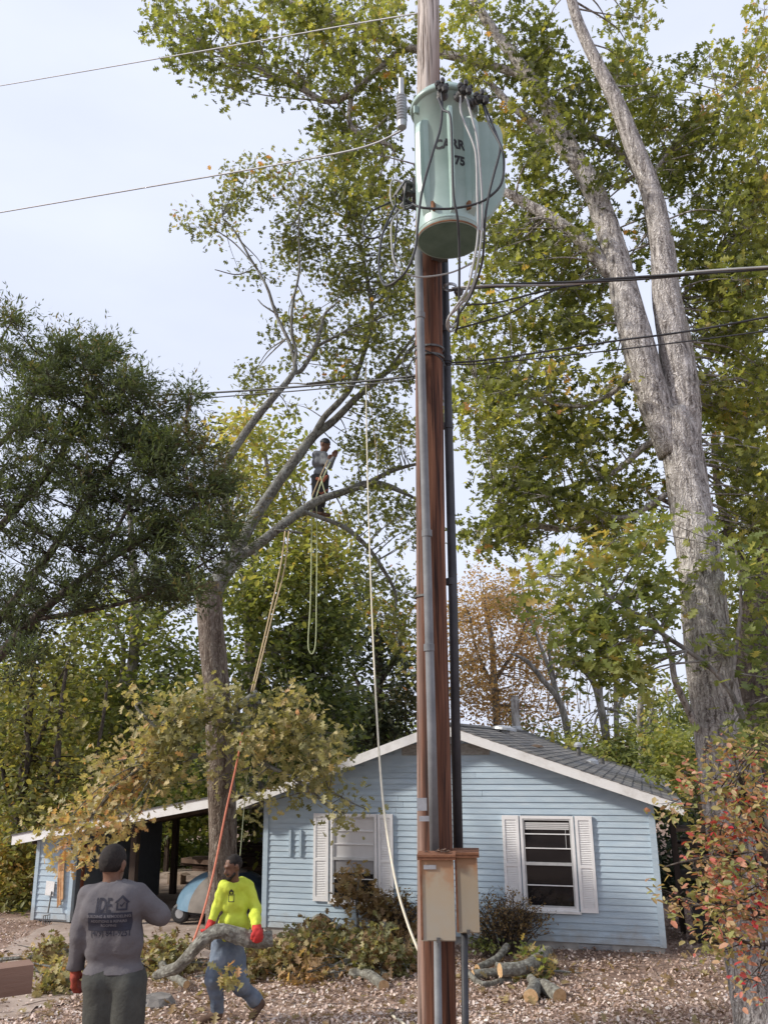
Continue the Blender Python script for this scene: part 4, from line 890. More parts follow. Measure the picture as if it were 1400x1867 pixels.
M_hair = noisy('black_hair', [(.3, (.012,.009,.008)), (.7, (.03,.022,.018))], 60, rough=.7, bump=.6)
def V3(*a): return np.array(at(*a))
def hand(palm, dr_, side, r=.016, curl=.9, ln=.075):
    """palm centre, finger direction, thumb side; returns capsule list: palm + 4 fingers (2 bones each) + thumb"""
    p = np.array(palm); d = np.array(dr_, float); d /= np.linalg.norm(d); s = np.array(side, float); s -= d*(s@d); s /= np.linalg.norm(s); nrm = np.cross(d, s)
    out = []
    for i, (o, l) in enumerate(((-.030,.8), (-.010,1), (.011,.95), (.031,.78))):
        k0 = p - s*o*1.05 + d*.035; k1 = k0 + (d*math.cos(curl*.5)+nrm*math.sin(curl*.5))*ln*.5*l; k2 = k1 + (d*math.cos(curl*1.4)+nrm*math.sin(curl*1.4))*ln*.5*l
        out += [(p - s*o*.9 - d*.03, k0, r*1.1, r*1.05), (k0, k1, r, r*.92), (k1, k2, r*.92, r*.8)]
    t0 = p + s*.03 - d*.03; t1 = p + s*.055 + d*.005 + nrm*.012; t2 = t1 + d*.03 + nrm*.02
    out += [(t0, t1, r*1.15, r), (t1, t2, r, r*.85)]
    return out
def head_f(c, fw, s=1.0):
    c = np.array(c); fw = np.array(fw, float); fw /= np.linalg.norm(fw); sd = np.cross(fw, (0,0,1)); sd /= np.linalg.norm(sd); up = np.cross(sd, fw)
    L = lambda x, y, z: c + (sd*x + fw*y + up*z)*s
    prims = [('e', L(0,-.012,.025), fw, (.074*s,.094*s,.095*s)), ('e', L(0,.022,-.045), fw, (.056*s,.066*s,.075*s)), (L(0,.088,.005), L(0,.108,-.028), .011*s, .017*s),
             (L(-.03,.082,.03), L(.03,.082,.03), .014*s, .014*s), (L(0,.082,-.062), L(0,.084,-.05), .021*s, .018*s), (L(0,.070,-.10), L(0,.062,-.092), .022*s, .024*s),
             (L(-.078,-.010,.014), L(-.080,-.014,-.030), .019*s, .012*s), (L(.078,-.010,.014), L(.080,-.014,-.030), .019*s, .012*s)]
    ey = [L(-.032,.092,.012), L(.032,.092,.012)]
    def f(P):
        d = union(P, prims, .016*s)
        for e in ey: d = np.maximum(d, -(np.linalg.norm(P-e, axis=1)-.016*s)) if False else smin(d, 9+0*d, .001)
        for e in ey: q = np.linalg.norm(P-e, axis=1)-.017*s; d = -smin(-d, q, .012*s)
        return d
    return f, L, fw, sd, up
# ---- worker in grey shirt (seen from behind)
Yp = 5.75
w1 = at(207, 2200, Yp); g1 = .60; e1 = empty('person', Vector((w1.x, Yp, g1)), 'worker seen from behind in grey long sleeve shirt with dark printed back, standing lower left', 'person')
hc = V3(208,1577,Yp+.02); nk = V3(205,1612,Yp); ch = V3(205,1655,Yp); wa = V3(206,1725,Yp+.02); hp = V3(208,1782,Yp+.02)
shL = V3(164,1634,Yp); shR = V3(248,1632,Yp); elL = V3(148,1706,Yp-.02); wrL = V3(140,1762,Yp+.05); elR = V3(292,1668,Yp+.05); wrR = V3(262,1659,Yp+.30)
hL = V3(137,1782,Yp+.07); hR = wrR + np.array([-.09,.05,.0])
ax_ = np.array
kL = V3(183,1915,Yp+.02); kR = V3(238,1912,Yp-.03); aL = ax_((kL[0]-.03, Yp+.03, g1+.09)); aR = ax_((kR[0]+.03, Yp-.05, g1+.09)); kL[2] = kR[2] = g1+.50
hjL = V3(184,1795,Yp); hjR = V3(233,1795,Yp)
torso = [(shL+ax_([.05,0,-.01]), shR-ax_([.05,0,-.01]), .070, .070), (nk+ax_([0,0,-.02]), shL+ax_([.05,0,.0]), .06, .05), (nk+ax_([0,0,-.02]), shR-ax_([.05,0,.0]), .06, .05), (ch-ax_([.085,.02,.0]), ch+ax_([.085,-.02,0]), .100, .100), (V3(186,1700,Yp), V3(228,1700,Yp), .098, .098), (wa-ax_([.075,0,0]), wa+ax_([.075,0,0]), .096, .096), (hp-ax_([.085,0,0]), hp+ax_([.085,0,0]), .104, .104)]
arms = [(shL, elL, .062, .048), (elL, wrL, .048, .035), (shR, elR, .066, .052), (elR, wrR, .05, .036)]
legs = [(hjL, kL, .088, .068), (kL, aL, .066, .05), (hjR, kR, .088, .068), (kR, aR, .066, .05)]
neck = [(nk-ax_([0,0,.05]), hc-ax_([0,.02,.05]), .058, .054)]
hf, HL, hfw, hsd, hup = head_f(hc, (.25,.95,-.12), .96)
def fbody(P): return smin(smin(union(P, torso+neck, .05), union(P, arms, .03), .03), smin(union(P, legs, .04), hf(P), .012), .02)+.0
def bfun(P): return np.minimum(smin(union(P, torso+arms+legs, .05)+.02, union(P, neck, .02), .03), 9)
hl = hand(hL, hL-wrL+ax_([0,.01,0]), (-.3,1,0)); hr = hand(hR, ax_([-.9,.3,.05]), (0,0,1))
def body1(P):
    d = smin(bfun(P), hf(P), .02); d = smin(d, union(P, hl, .008), .012); return smin(d, union(P, hr, .008), .012)
net_obj('body', body1, w1*0+Vector((w1.x-.42, Yp-.30, g1-.0)), Vector((w1.x+.48, Yp+.55, hc[2]+.16)), .011, M_skin, e1)
M_shirt = noisy('grey_jersey', [(.3, (.115,.105,.11)), (.7, (.155,.145,.15))], 5, rough=.9, bump=.9, bscale=7, spec=.1)
hem = V3(208,1770,Yp)[2]
def shirt1(P):
    d = smin(union(P, torso, .05)-.012, union(P, arms, .02)-.012, .014)+folds(P*np.array([.8,1,1.1]), .013, 13, 3)+folds(P*np.array([.5,.5,1.2]), .003, 30, 4); 
    d = np.maximum(d, hem+.006*np.sin(P[:,0]*5+1)-P[:,2]); d = np.maximum(d, -(np.linalg.norm(P-nk-ax_([0,0,.035]), axis=1)-.068))
    return np.maximum(d, -(union(P, [(wrL, hL, .03, .1)])))
net_obj('shirt', shirt1, (w1.x-.42, Yp-.30, hem-.03), (w1.x+.50, Yp+.5, hc[2]), .009, M_shirt, e1)
M_pants = noisy('dark_olive_grey_cloth', [(.3, (.05,.05,.045)), (.7, (.085,.085,.075))], 6, rough=.9, bump=.9, bscale=9, spec=.1)
def pants1(P): 
    d = smin(union(P, legs, .03)-.022, union(P, torso[5:], .05)-.0, .03)+folds(P, .016, 12, 5); return np.maximum(d, P[:,2]-hem-.05)
net_obj('trousers', pants1, (w1.x-.42, Yp-.32, g1+.03), (w1.x+.46, Yp+.34, hem+.07), .012, M_pants, e1)
M_boot = noisy('brown_leather', [(.3, (.08,.045,.03)), (.7, (.15,.09,.06))], 8, rough=.7)
for nm, a in (('boot', aL), ('boot', aR)): net_obj(nm, lambda P, a=a: union(P, [(a+ax_([0,0,.06]), a-ax_([0,0,.03]), .052, .05), (a-ax_([0,.04,.045]), a+ax_([0,.15,-.05]), .045, .042)], .03), a-.14, a+ax_([.14,.26,.16]), .012, M_boot, e1)
def hair1(P): 
    d = ellip(P, HL(0,-.020,.030), hfw, (.079,.103,.101))+folds(P, .002, 90, 2); q = P-np.array(HL(0,0,0)); y_ = q@hfw; z_ = q@hup
    return np.maximum(np.maximum(d, -(z_+.040+(.9*np.maximum(0, y_+.02)))+0), -(ellip(P, HL(0,-.010,.020), hfw, (.070,.09,.09))))
net_obj('hair', hair1, hc-.15, hc+.16, .007, M_hair, e1)
M_glr = noisy('red_orange_glove', [(.3, (.16,.03,.025)), (.5, (.30,.06,.04)), (.75, (.55,.12,.06))], 20, rough=.8)
net_obj('glove', lambda P: union(P, hl+[(wrL, hL, .034, .028)], .009)-.002, hL-.14, hL+.14, .006, M_glr, e1)
# printed back
def project(V, F, f, up_, right, org, dirn, lift=.004):
    P = np.array([np.array(org) + np.array(right)*x + np.array(up_)*y for x, y in V]); d = np.array(dirn, float); t = np.zeros(len(P)) - .12
    for _ in range(60): t += np.clip(f(P + t[:, None]*d), -.02, .02)*.8
    P = P + (t-lift)[:, None]*d
    return [Vector(p) for p in P]
def print_on(s, size, px, py, f, Y0, nm, mat, parent, sx=1, rot=0, bold=.002, VF=None):
    V, F = VF or subdivide2d(*text_mesh(s, size, bold=bold, sx=sx), .02)
    o_ = at(px, py, Y0); cr_, sr_ = math.cos(rot), math.sin(rot); V = [(x*cr_-y*sr_, x*sr_+y*cr_) for x, y in V]
    dr_ = (at(px, py, Y0+1)-at(px, py, Y0)); dr_ = Vector((0,1,0))
    MB().add(project(V, F, f, (0,0,1), (1,0,0), o_, dr_), F).build(nm, mat, parent)
M_print = plain('navy_print', (.022,.022,.035), .8)
def poly2(pts, mx_=.02): return subdivide2d(pts, [tuple(range(len(pts)))], mx_)
print_on('JDE', .112, 184, 1665, shirt1, Yp-.17, 'back_print', M_print, e1, sx=.60, bold=.0025)
k = 1/265
def house_icon():
    o_ = [(-.045,-.045),(-.045,.01),(-.062,.01),(0,.062),(.062,.01),(.045,.01),(.045,-.045)]; o_ = [(x*.74, y*.82) for x, y in o_]; i_ = [(x*.68, y*.68-.001) for x, y in o_]; V = o_+i_; n = 7
    return subdivide2d(V, [(i, (i+1)%n, n+(i+1)%n, n+i) for i in range(n)], .02)
print_on('', 0, 219, 1650, shirt1, Yp-.17, 'back_print', M_print, e1, VF=house_icon())
print_on('', 0, 219, 1651, shirt1, Yp-.17, 'back_print', M_print, e1, VF=subdivide2d([(-.014,-.004),(-.009,.002),(-.003,-.006),(.013,.014),(.016,.009),(-.003,-.016)], [(0,1,2,5),(2,3,4,5)], .02))
def blk(): return poly2([(-.135,-.052),(.130,-.052),(.133,.052),(-.132,.052)], .02)
print_on('', 0, 195, 1683, shirt1, Yp-.17, 'back_print', M_print, e1, VF=blk())
M_pg = plain('print_gap_grey', (.15,.14,.15), .8)
def print2(s, size, px, py, m_, lift=.007):
    V, F = subdivide2d(*text_mesh(s, size, bold=.0005), .02); MB().add(project(V, F, shirt1, (0,0,1), (1,0,0), at(px, py, Yp-.17), (0,1,0), lift), F).build('back_print', m_, e1)
print2('BUILDING & REMODELING', .0225, 194, 1675, M_pg); print2('ADDITIONS & REPAIRS', .0215, 194, 1684, M_pg); print2('ROOFING', .0215, 194, 1692, M_pg)
print_on('(479) 841-9251', .050, 196, 1710, shirt1, Yp-.17, 'back_print', M_print, e1, sx=.80, bold=.0006)
# ---- worker in yellow shirt carrying a log
Yq = 10.3; foot = ground(390,1858); e2 = empty('person', Vector((foot.x+.05, Yq, float(gz(0,Yq)))), 'worker in bright yellow long sleeve shirt, jeans and red gloves dragging a lichen covered log', 'person')
def Q(x, y, d=0): return V3(x, y, Yq+d)
hc2 = Q(425,1580,-.05); nk2 = Q(428,1603); shA = Q(409,1618,-.06); shB = Q(451,1615,.08); elA = Q(396,1652,-.05); wrA = Q(386,1680,-.12); elB = Q(465,1655,.02); wrB = Q(467,1687,-.26)
hA_ = Q(381,1690,-.15); hB = Q(471,1702,-.36)
tors2 = [(shA+ax_([.04,0,-.01]), shB-ax_([.04,0,-.01]), .065, .07), (Q(421,1645), Q(441,1645,.06), .105, .105), (Q(418,1680), Q(436,1682,.05), .105, .105), (Q(410,1714), Q(426,1716,.05), .10, .10)]
arms2 = [(shA, elA, .062, .050), (elA, wrA, .048, .036), (shB, elB, .066, .054), (elB, wrB, .052, .040)]
legs2 = [(Q(404,1722,-.02), Q(391,1782,-.12), .098, .073), (Q(391,1782,-.12), Q(397,1838,.0), .070, .055), (Q(425,1724,.05), Q(439,1797,.0), .098, .074), (Q(439,1797,.0), Q(471,1828,.25), .070, .054)]
zf = float(gz(0,Yq))
f1, HL2, hfw2, hsd2, hup2 = head_f(hc2, (-.72,-.62,-.28), 1.02)
hla = hand(hA_, ax_([-.35,-.3,-.8]), (.4,-.8,0), .015, 1.2, .07); hlb = hand(hB, ax_([.1,-.2,-.95]), (-.7,-.6,0), .017, 1.3, .075)
def body2(P):
    d = smin(union(P, tors2+arms2+legs2, .05)+.02, union(P, [(nk2-ax_([0,0,.05]), hc2-ax_([0,0,.04]), .06, .055)]), .03); d = smin(d, f1(P), .02)
    d = smin(d, union(P, hla, .008)+.004, .012); return smin(d, union(P, hlb, .008)+.004, .012)
net_obj('body', body2, (hc2[0]-.45, Yq-.42, zf+.02), (hc2[0]+.50, Yq+.55, hc2[2]+.15), .0115, M_skin, e2)
M_hv = noisy('fluorescent_yellow', [(.3, (.52,.60,.06)), (.7, (.66,.74,.10))], 5, rough=.75, bump=.8, bscale=9, spec=.2)
hem2 = Q(415,1712)[2]
def shirt2(P):
    d = smin(union(P, tors2, .05)-.014, union(P, arms2, .02)-.013, .012)+folds(P*np.array([1,1,.7]), .016, 17, 8)+folds(P, .006, 34, 3); d = np.maximum(d, hem2-P[:,2]+.015*np.sin(P[:,0]*14))
    d = np.maximum(d, -(np.linalg.norm(P-nk2-ax_([-.02,-.03,.03]), axis=1)-.070)); d = np.maximum(d, -union(P, [(wrA+.4*(hA_-wrA), hA_, .04, .09)])); return np.maximum(d, -union(P, [(wrB+.45*(hB-wrB), hB, .04, .09)]))
net_obj('shirt', shirt2, (hc2[0]-.42, Yq-.38, hem2-.1), (hc2[0]+.48, Yq+.38, hc2[2]), .010, M_hv, e2)
M_jean = noisy('worn_denim', [(.3, (.10,.13,.18)), (.55, (.19,.23,.29)), (.8, (.32,.34,.38))], 5, rough=.9, bump=.9, bscale=9, spec=.1)
net_obj('trousers', lambda P: np.maximum(smin(union(P, legs2, .05)-.020, union(P, tors2[3:], .05)-.0, .04)+folds(P, .018, 15, 4)+folds(P, .006, 36, 7), P[:,2]-hem2-.04), (hc2[0]-.42, Yq-.42, zf+.02), (hc2[0]+.50, Yq+.50, hem2+.07), .011, M_jean, e2)
tf_ = Q(397,1846,.0); bt = [(tf_+ax_([.0,0,.09]), tf_-ax_([0,0,.015]), .06, .055), (tf_-ax_([0,0,.025]), ax_((tf_[0]-.17, Yq-.05, zf+.055)), .048, .042)]
net_obj('boot', lambda P: np.maximum(union(P, bt, .03), zf+.012-P[:,2]), tf_-.26, tf_+.2, .010, M_boot, e2)
t2 = Q(472,1832,.25); bt2 = [(t2+ax_([-.02,0,.05]), t2, .058, .052), (t2, ax_((t2[0]+.015, Yq+.20, zf+.16)), .05, .046), (ax_((t2[0]+.03, Yq+.2, zf+.15)), ax_((t2[0]-.05, Yq+.1, zf+.05)), .046, .042)]
net_obj('boot', lambda P: np.maximum(union(P, bt2, .03), zf+.008-P[:,2]), t2-.3, t2+.22, .010, M_boot, e2)
def hair2(P):
    d = ellip(P, HL2(0,-.022,.032), hfw2, (.082,.100,.098))+folds(P, .003, 90, 2); q = P-np.array(HL2(0,0,0)); y_ = q@hfw2; z_ = q@hup2
    return np.maximum(d, np.maximum(-(z_+.045), -(z_-.055)+0*z_) * np.where(y_ > .02, 1, 0) + np.where(y_ > .02, 0, -(z_+.055)))
net_obj('hair', hair2, hc2-.15, hc2+.16, .007, M_hair, e2)
def beard2(P):
    d = union(P, [(HL2(0,.072,-.098), HL2(0,.060,-.085), .029, .026), (HL2(-.03,.092,-.046), HL2(.03,.092,-.046), .009, .009), (HL2(-.055,.03,-.06), HL2(0,.066,-.10), .018, .026), (HL2(.055,.03,-.06), HL2(0,.066,-.10), .018, .026)], .01); return d+folds(P, .002, 90, 6)
net_obj('beard', beard2, hc2-.16, hc2+.14, .006, M_hair, e2)
M_red = noisy('red_glove', [(.3, (.45,.03,.03)), (.7, (.62,.06,.05))], 20, rough=.8)
net_obj('glove', lambda P: union(P, hla+[(wrA, hA_, .040, .034)], .009)-.005, hA_-.16, hA_+.16, .006, M_red, e2)
net_obj('glove', lambda P: union(P, hlb+[(wrB, hB, .046, .042)], .009)-.008, hB-.18, hB+.18, .006, M_red, e2)
def sq(): return subdivide2d([(-.035,-.075),(.035,-.075),(.035,.0),(-.035,.0),(-.028,-.068),(.028,-.068),(.028,-.007),(-.028,-.007)], [(0,1,5,4),(1,2,6,5),(2,3,7,6),(3,0,4,7)], .02)
V_, F_ = sq(); MB().add(project(V_, F_, shirt2, (0,0,1), (.95,-.3,0), Q(421,1632,-.16), (0,1,0), .003), F_).build('chest_print', M_print, e2)
V_, F_ = subdivide2d([(-.025,.005),(.025,.005),(.025,.035),(0,.062),(-.025,.035),(-.012,.012),(.012,.012),(.012,.03),(-.012,.03)], [(0,1,6,5),(1,2,7,6),(2,3,4,8,7),(4,0,5,8)], .02); MB().add(project(V_, F_, shirt2, (0,0,1), (.95,-.3,0), Q(421,1632,-.16), (0,1,0), .003), F_).build('chest_print', M_print, e2)
# carried log
lp = [(497,1711,-.22,13),(480,1713,-.24,14),(455,1712,-.26,14.5),(430,1704,-.28,14),(405,1698,-.30,12.5),(382,1704,-.30,11.5),(362,1722,-.30,11),(345,1742,-.25,10.5),(322,1764,-.2,10),(300,1772,-.1,9),(284,1778,0,7)]
LP = [(*Q(x, y, d), r*9.3/F_PX) for x, y, d, r in lp]; c_ = catmull(LP, 4)
M_lich = noisy('lichen_bark', [(.3, (.09,.08,.065)), (.5, (.20,.19,.16)), (.7, (.36,.36,.31))], 18, rough=.95, bump=.9, bscale=40)
lg = MB().tube([Vector(q[:3]) for q in c_], [q[3] for q in c_], 14, bump=.14, capmi=1).build('log', None, None, smooth=False, mats=[M_lich, M_cutw]); tag(lg, 'crooked lichen covered log dragged by the worker in yellow', 'log')
# ---- climber
Yc = 15.9
def K(x, y, d=0): return V3(x, y, Yc+d)
e3 = empty('person', Vector(K(578,938)), 'climber in grey shirt and dark trousers with harness, standing up in the cut oak', 'person')
hc3 = K(593,811); tz = [(K(577,829), K(590,829), .075, .07), (K(579,843), K(587,843), .105, .10), (K(582,862), K(588,862), .10, .10)]
ar3 = [(K(576,829,.1), K(578,849,.05), .058, .048), (K(578,849,.05), K(598,839,-.2), .046, .036), (K(592,830,-.1), K(600,850,-.2), .056, .046), (K(600,850,-.2), K(609,834,-.25), .044, .034)]
lg3 = [(K(578,870), K(577,903,-.12), .098, .068), (K(577,903,-.12), K(573,930), .066, .048), (K(590,870), K(590,903,-.05), .098, .068), (K(590,903,-.05), K(584,932), .066, .048)]
f3, HL3, hfw3, hsd3, hup3 = head_f(hc3, (.85,-.4,-.35), 1.1)
h3a = hand(K(602,835,-.22), ax_([.8,0,.4]), (0,0,1)); h3b = hand(K(611,829,-.27), ax_([.2,0,1]), (-1,0,0))
net_obj('body', lambda P: smin(smin(smin(union(P, tz+ar3+lg3, .05)+.018, union(P, [(K(587,825), K(591,815), .055, .055)]), .03), f3(P), .02), union(P, h3a+h3b, .01), .012), K(560,800,0)-ax_([.1,.5,1.65]), K(615,800)+ax_([.12,.5,.12]), .014, M_skin, e3)
M_s3 = noisy('grey_climber_jersey', [(.3, (.13,.14,.15)), (.7, (.21,.22,.23))], 6, rough=.9, bump=.1); z3 = K(580,868)[2]
net_obj('shirt', lambda P: np.maximum(smin(union(P, tz, .06)-.012, union(P, ar3, .03)-.012, .03)+folds(P, .008, 16, 9), z3-P[:,2]), K(560,870)-ax_([.1,.5,.1]), K(615,815)+ax_([.12,.5,.05]), .014, M_s3, e3)
M_p3 = plain('dark_trouser_cloth', (.04,.04,.042), .9)
net_obj('trousers', lambda P: np.maximum(smin(union(P, lg3, .05)-.018, union(P, tz[2:], .05)-.0, .04)+folds(P, .008, 14, 4), P[:,2]-z3-.03), K(560,935)-ax_([.1,.5,.1]), K(605,860)+ax_([.12,.5,.08]), .014, M_p3, e3)
net_obj('cap', lambda P: np.maximum(ellip(P, HL3(0,-.015,.03), hfw3, (.094,.115,.115)), -((P-HL3(0,0,.025))@hup3)), hc3-.17, hc3+.18, .012, M_black, e3)
for x, y in ((573,934), (586,937)): q = K(x, y); net_obj('boot', lambda P, q=q: union(P, [(q+ax_([0,0,.06]), q, .055, .05), (q, q+ax_([.15,-.03,-.03]), .045, .04)], .03), q-.12, q+ax_([.26,.12,.16]), .014, M_boot, e3)
mb = MB(); mb.tube([Vector(K(577,872,-.15)), Vector(K(590,876,-.2)), Vector(K(596,868,-.1))], .035, 8); mb.tube([Vector(K(578,895,-.2)), Vector(K(586,900,-.2)), Vector(K(598,892,-.1))], .02, 6); mb.build('harness', plain('orange_brown_strap', (.30,.09,.05), .8), e3)
for s, pts_ in enumerate((((598,838),(585,866),(575,890),(569,905)), ((603,842),(590,868),(582,890),(577,905)), ((585,868),(592,895),(602,915),(596,930),(588,925)))): rope(pts_, [Yc-.35,Yc-.3], .012, [M_rt, M_ry, M_ry][s], ['tan rope from the hands of the climber across the harness', 'pale rope beside the harness of the climber', 'slack pale rope looping by the boots of the climber'][s], gr)
# ------------------------------------------------------------------ trees
# oak that is being cut
oak = [
 [(404,1722,14.6,31),(406,1600,14.5,26),(405,1450,14.5,25),(398,1300,14.5,24),(388,1180,14.5,24),(382,1100,14.5,23.5),(380,1063,14.5,23.5)],
 [(386,1100,14.5,15),(398,1060,14.6,17),(420,1026,14.8,17),(438,1006,14.9,14)],
 [(430,1020,14.9,12),(455,960,15.1,13),(500,890,15.5,11.5),(540,835,15.8,11),(572,795,16,10),(610,765,16.2,8),(650,725,16.4,7),(690,690,16.5,6),(740,650,16.7,4),(765,610,16.8,3)],
 [(436,1016,14.9,12),(480,985,15,11),(530,945,15.2,10),(575,915,15.5,9.5),(620,898,15.7,8),(670,882,16,8.5),(705,885,16.1,7),(740,900,16.2,4),(770,915,16.3,3)],
 [(565,805,16,7),(590,762,16,7),(622,728,16.1,7),(646,693,16.2,6),(668,625,16.3,5.5),(678,571,16.3,5),(668,500,16.4,4),(657,446,16.4,3),(640,400,16.4,2)],
 [(614,762,16.2,6),(655,720,16.2,6),(693,689,16.3,5),(730,645,16.4,4),(755,612,16.4,3)],
 [(430,1012,14.8,9),(418,950,14.6,9),(402,880,14.4,8),(412,845,14.4,9),(440,800,14.5,9),(471,757,14.6,8.5),(514,707,14.8,7),(536,678,14.9,6),(537,660,15,4.5),(528,625,15,4),(503,571,15.1,3.6),(486,521,15.1,3),(457,471,15.2,2.6),(428,421,15.2,2),(405,395,15.2,1.4)],
 [(536,678,14.9,4),(540,640,15,3.5),(532,607,15,3.4),(534,553,15.1,3),(546,493,15.2,2.5),(545,428,15.2,2),(546,375,15.2,1.4)],
 [(536,680,14.9,5),(552,672,15,5),(575,632,15.1,4.5),(586,596,15.2,4),(593,571,15.2,3),(611,555,15.2,2.4)],
 [(575,632,15.1,3.5),(602,618,15.2,3.2),(640,598,15.3,2.6),(680,586,15.3,2)],
 [(548,930,15.3,5),(590,945,15.4,5),(630,962,15.5,5.5),(668,995,15.6,5),(700,1040,15.7,4.5),(722,1085,15.8,3.5),(716,1130,15.8,2)],
 [(500,966,15,3),(530,968,15,3),(552,972,15,2.4)],
 [(672,880,16,6),(705,862,16.1,5),(740,850,16.2,4),(775,842,16.2,3)],
 [(503,571,15.1,2),(480,556,15.1,1.6),(470,545,15.1,1)], [(457,493,15.1,1.6),(430,500,15.1,1.3),(392,491,15,1)], [(470,490,15.1,1.8),(430,445,15.2,1.5),(395,420,15.2,1.2),(378,410,15.2,1)],
 [(560,700,15.4,3.5),(600,695,15.6,3.5),(640,690,15.9,3)],
]
R = []
for (x, y, rx, ry, n, t) in ((372,398,34,34,5,.5),(355,425,16,12,1,.45),(425,345,40,32,7,.55),(470,322,40,22,6,.6),(440,385,28,22,2,.4),(555,335,42,38,9,.5),(515,395,36,45,6,.4),(545,440,36,36,6,.45),(600,340,40,42,8,.5),(430,490,14,12,1,.4),(485,505,20,22,2,.4),
   (625,400,45,55,13,.5),(690,400,52,70,20,.4),(735,500,32,90,16,.42),(570,470,40,38,6,.45),(600,540,52,42,10,.5),(670,520,55,60,16,.4),(560,590,42,34,6,.45),(640,620,60,42,13,.45),(720,600,40,60,13,.5),(575,660,45,30,6,.55),
   (650,680,55,34,9,.5),(735,690,24,38,5,.4),(465,705,40,22,5,.45),(520,600,18,24,1,.4),(545,760,30,26,2,.5),(700,740,50,24,5,.4),(660,340,42,40,9,.45),
   (640,800,36,30,4,.45),(705,815,48,38,10,.5),(735,770,22,32,3,.45),(690,925,50,34,9,.5),(735,955,26,50,6,.45),(640,945,26,18,2,.5),(668,870,40,24,4,.4),(650,1010,22,22,2,.4),(690,1050,26,28,4,.4),(735,1075,20,40,5,.4),(700,1120,36,30,6,.6),(735,1170,26,55,8,.55)):
    R.append((x, y, rx*1.08, ry*1.08, 16.1, 1.2, max(1, int(n*1.0)), t))
oak = [[(x, y, Y, r*(1 if i < 2 else .84)) for x, y, Y, r in l] for i, l in enumerate(oak)]
tree('oak_tree', 'oak with its brown trunk sawn off at mid height and long limbs reaching right', None, oak, R, 'lobed', .115, M_oak, M_limb, cr=.35, sprays=11, per=5, up=.2, seg=16, bump=.07, droop=.3, capmat=M_cutw, tmat=M_bark_l)
o = [c for c in bpy.data.objects if c.name.startswith('trunk')][-1]
# big right-hand oak
ro = [
 [(1398,1960,9.2,54),(1378,1800,9.4,50),(1352,1650,9.5,48),(1326,1450,9.6,49),(1306,1300,9.7,48),(1287,1150,9.8,44),(1271,1000,9.9,41),(1252,880,10,39),(1238,800,10,38),(1228,750,10,34)],
 [(1225,830,10,27),(1195,740,10,31),(1165,640,10,31),(1145,560,10.1,29),(1125,480,10.2,25),(1105,410,10.3,23),(1078,340,10.4,20),(1045,280,10.5,17),(1010,215,10.6,14),(965,140,10.7,12),(910,70,10.8,10),(870,10,10.9,9),(840,-60,11,8)],
 [(1250,840,10,28),(1243,720,10,34),(1228,620,10,31),(1215,540,10,27),(1205,440,10,22),(1190,360,10,20),(1160,280,10,18),(1125,190,10,15),(1085,110,10,12),(1050,30,10,10),(1030,-50,10,9)],
 [(1118,505,10.2,16),(1062,440,10.3,15),(1010,400,10.4,12),(960,372,10.5,11),(925,352,10.5,9),(895,340,10.6,6)],
 [(1060,310,10.4,12),(1000,252,10.5,10),(960,215,10.6,9),(925,185,10.7,8),(892,150,10.8,6)],
 [(965,140,10.7,9),(880,115,11,9),(800,96,11.2,9),(740,86,11.4,8),(690,62,11.6,7),(620,35,11.8,5),(520,0,12,4),(440,-30,12,3)],
 [(800,96,11.2,8),(740,88,11.4,7),(690,125,11.5,6),(640,170,11.6,7),(590,183,11.8,7),(540,155,12,7),(480,130,12,6),(420,100,12,4),(360,70,12,3),(320,60,12,2)],
 [(1220,560,10.1,10),(1190,440,10.6,10),(1170,330,10.9,10),(1120,270,11,8),(1060,240,11.2,6)],
 [(1272,1330,9.5,9),(1252,1290,9.4,8),(1230,1240,9.3,7),(1222,1195,9.3,6),(1205,1150,9.2,4),(1180,1110,9.2,3)],
 [(1240,790,10,9),(1180,810,10.3,8),(1120,860,10.5,6),(1060,880,10.7,5),(980,900,10.8,3.5),(900,890,10.9,2)],
 [(1170,650,10,8),(1110,720,10.3,6),(1040,740,10.5,5),(950,720,10.7,4),(870,700,10.8,3)],
 [(1215,900,10.1,7),(1150,940,10.4,6),(1090,945,10.6,5),(1040,965,10.7,4)],
 [(1228,560,10.6,5),(1290,480,11,4),(1350,420,11.2,3),(1420,380,11.2,2)], [(1180,330,10.4,5),(1240,250,10.9,3.5),(1310,180,11,2.5),(1380,120,11,2)],
 [(640,170,11.6,6),(640,230,11.5,6),(680,250,11.3,6),(720,270,11.2,5)],
]
R = []
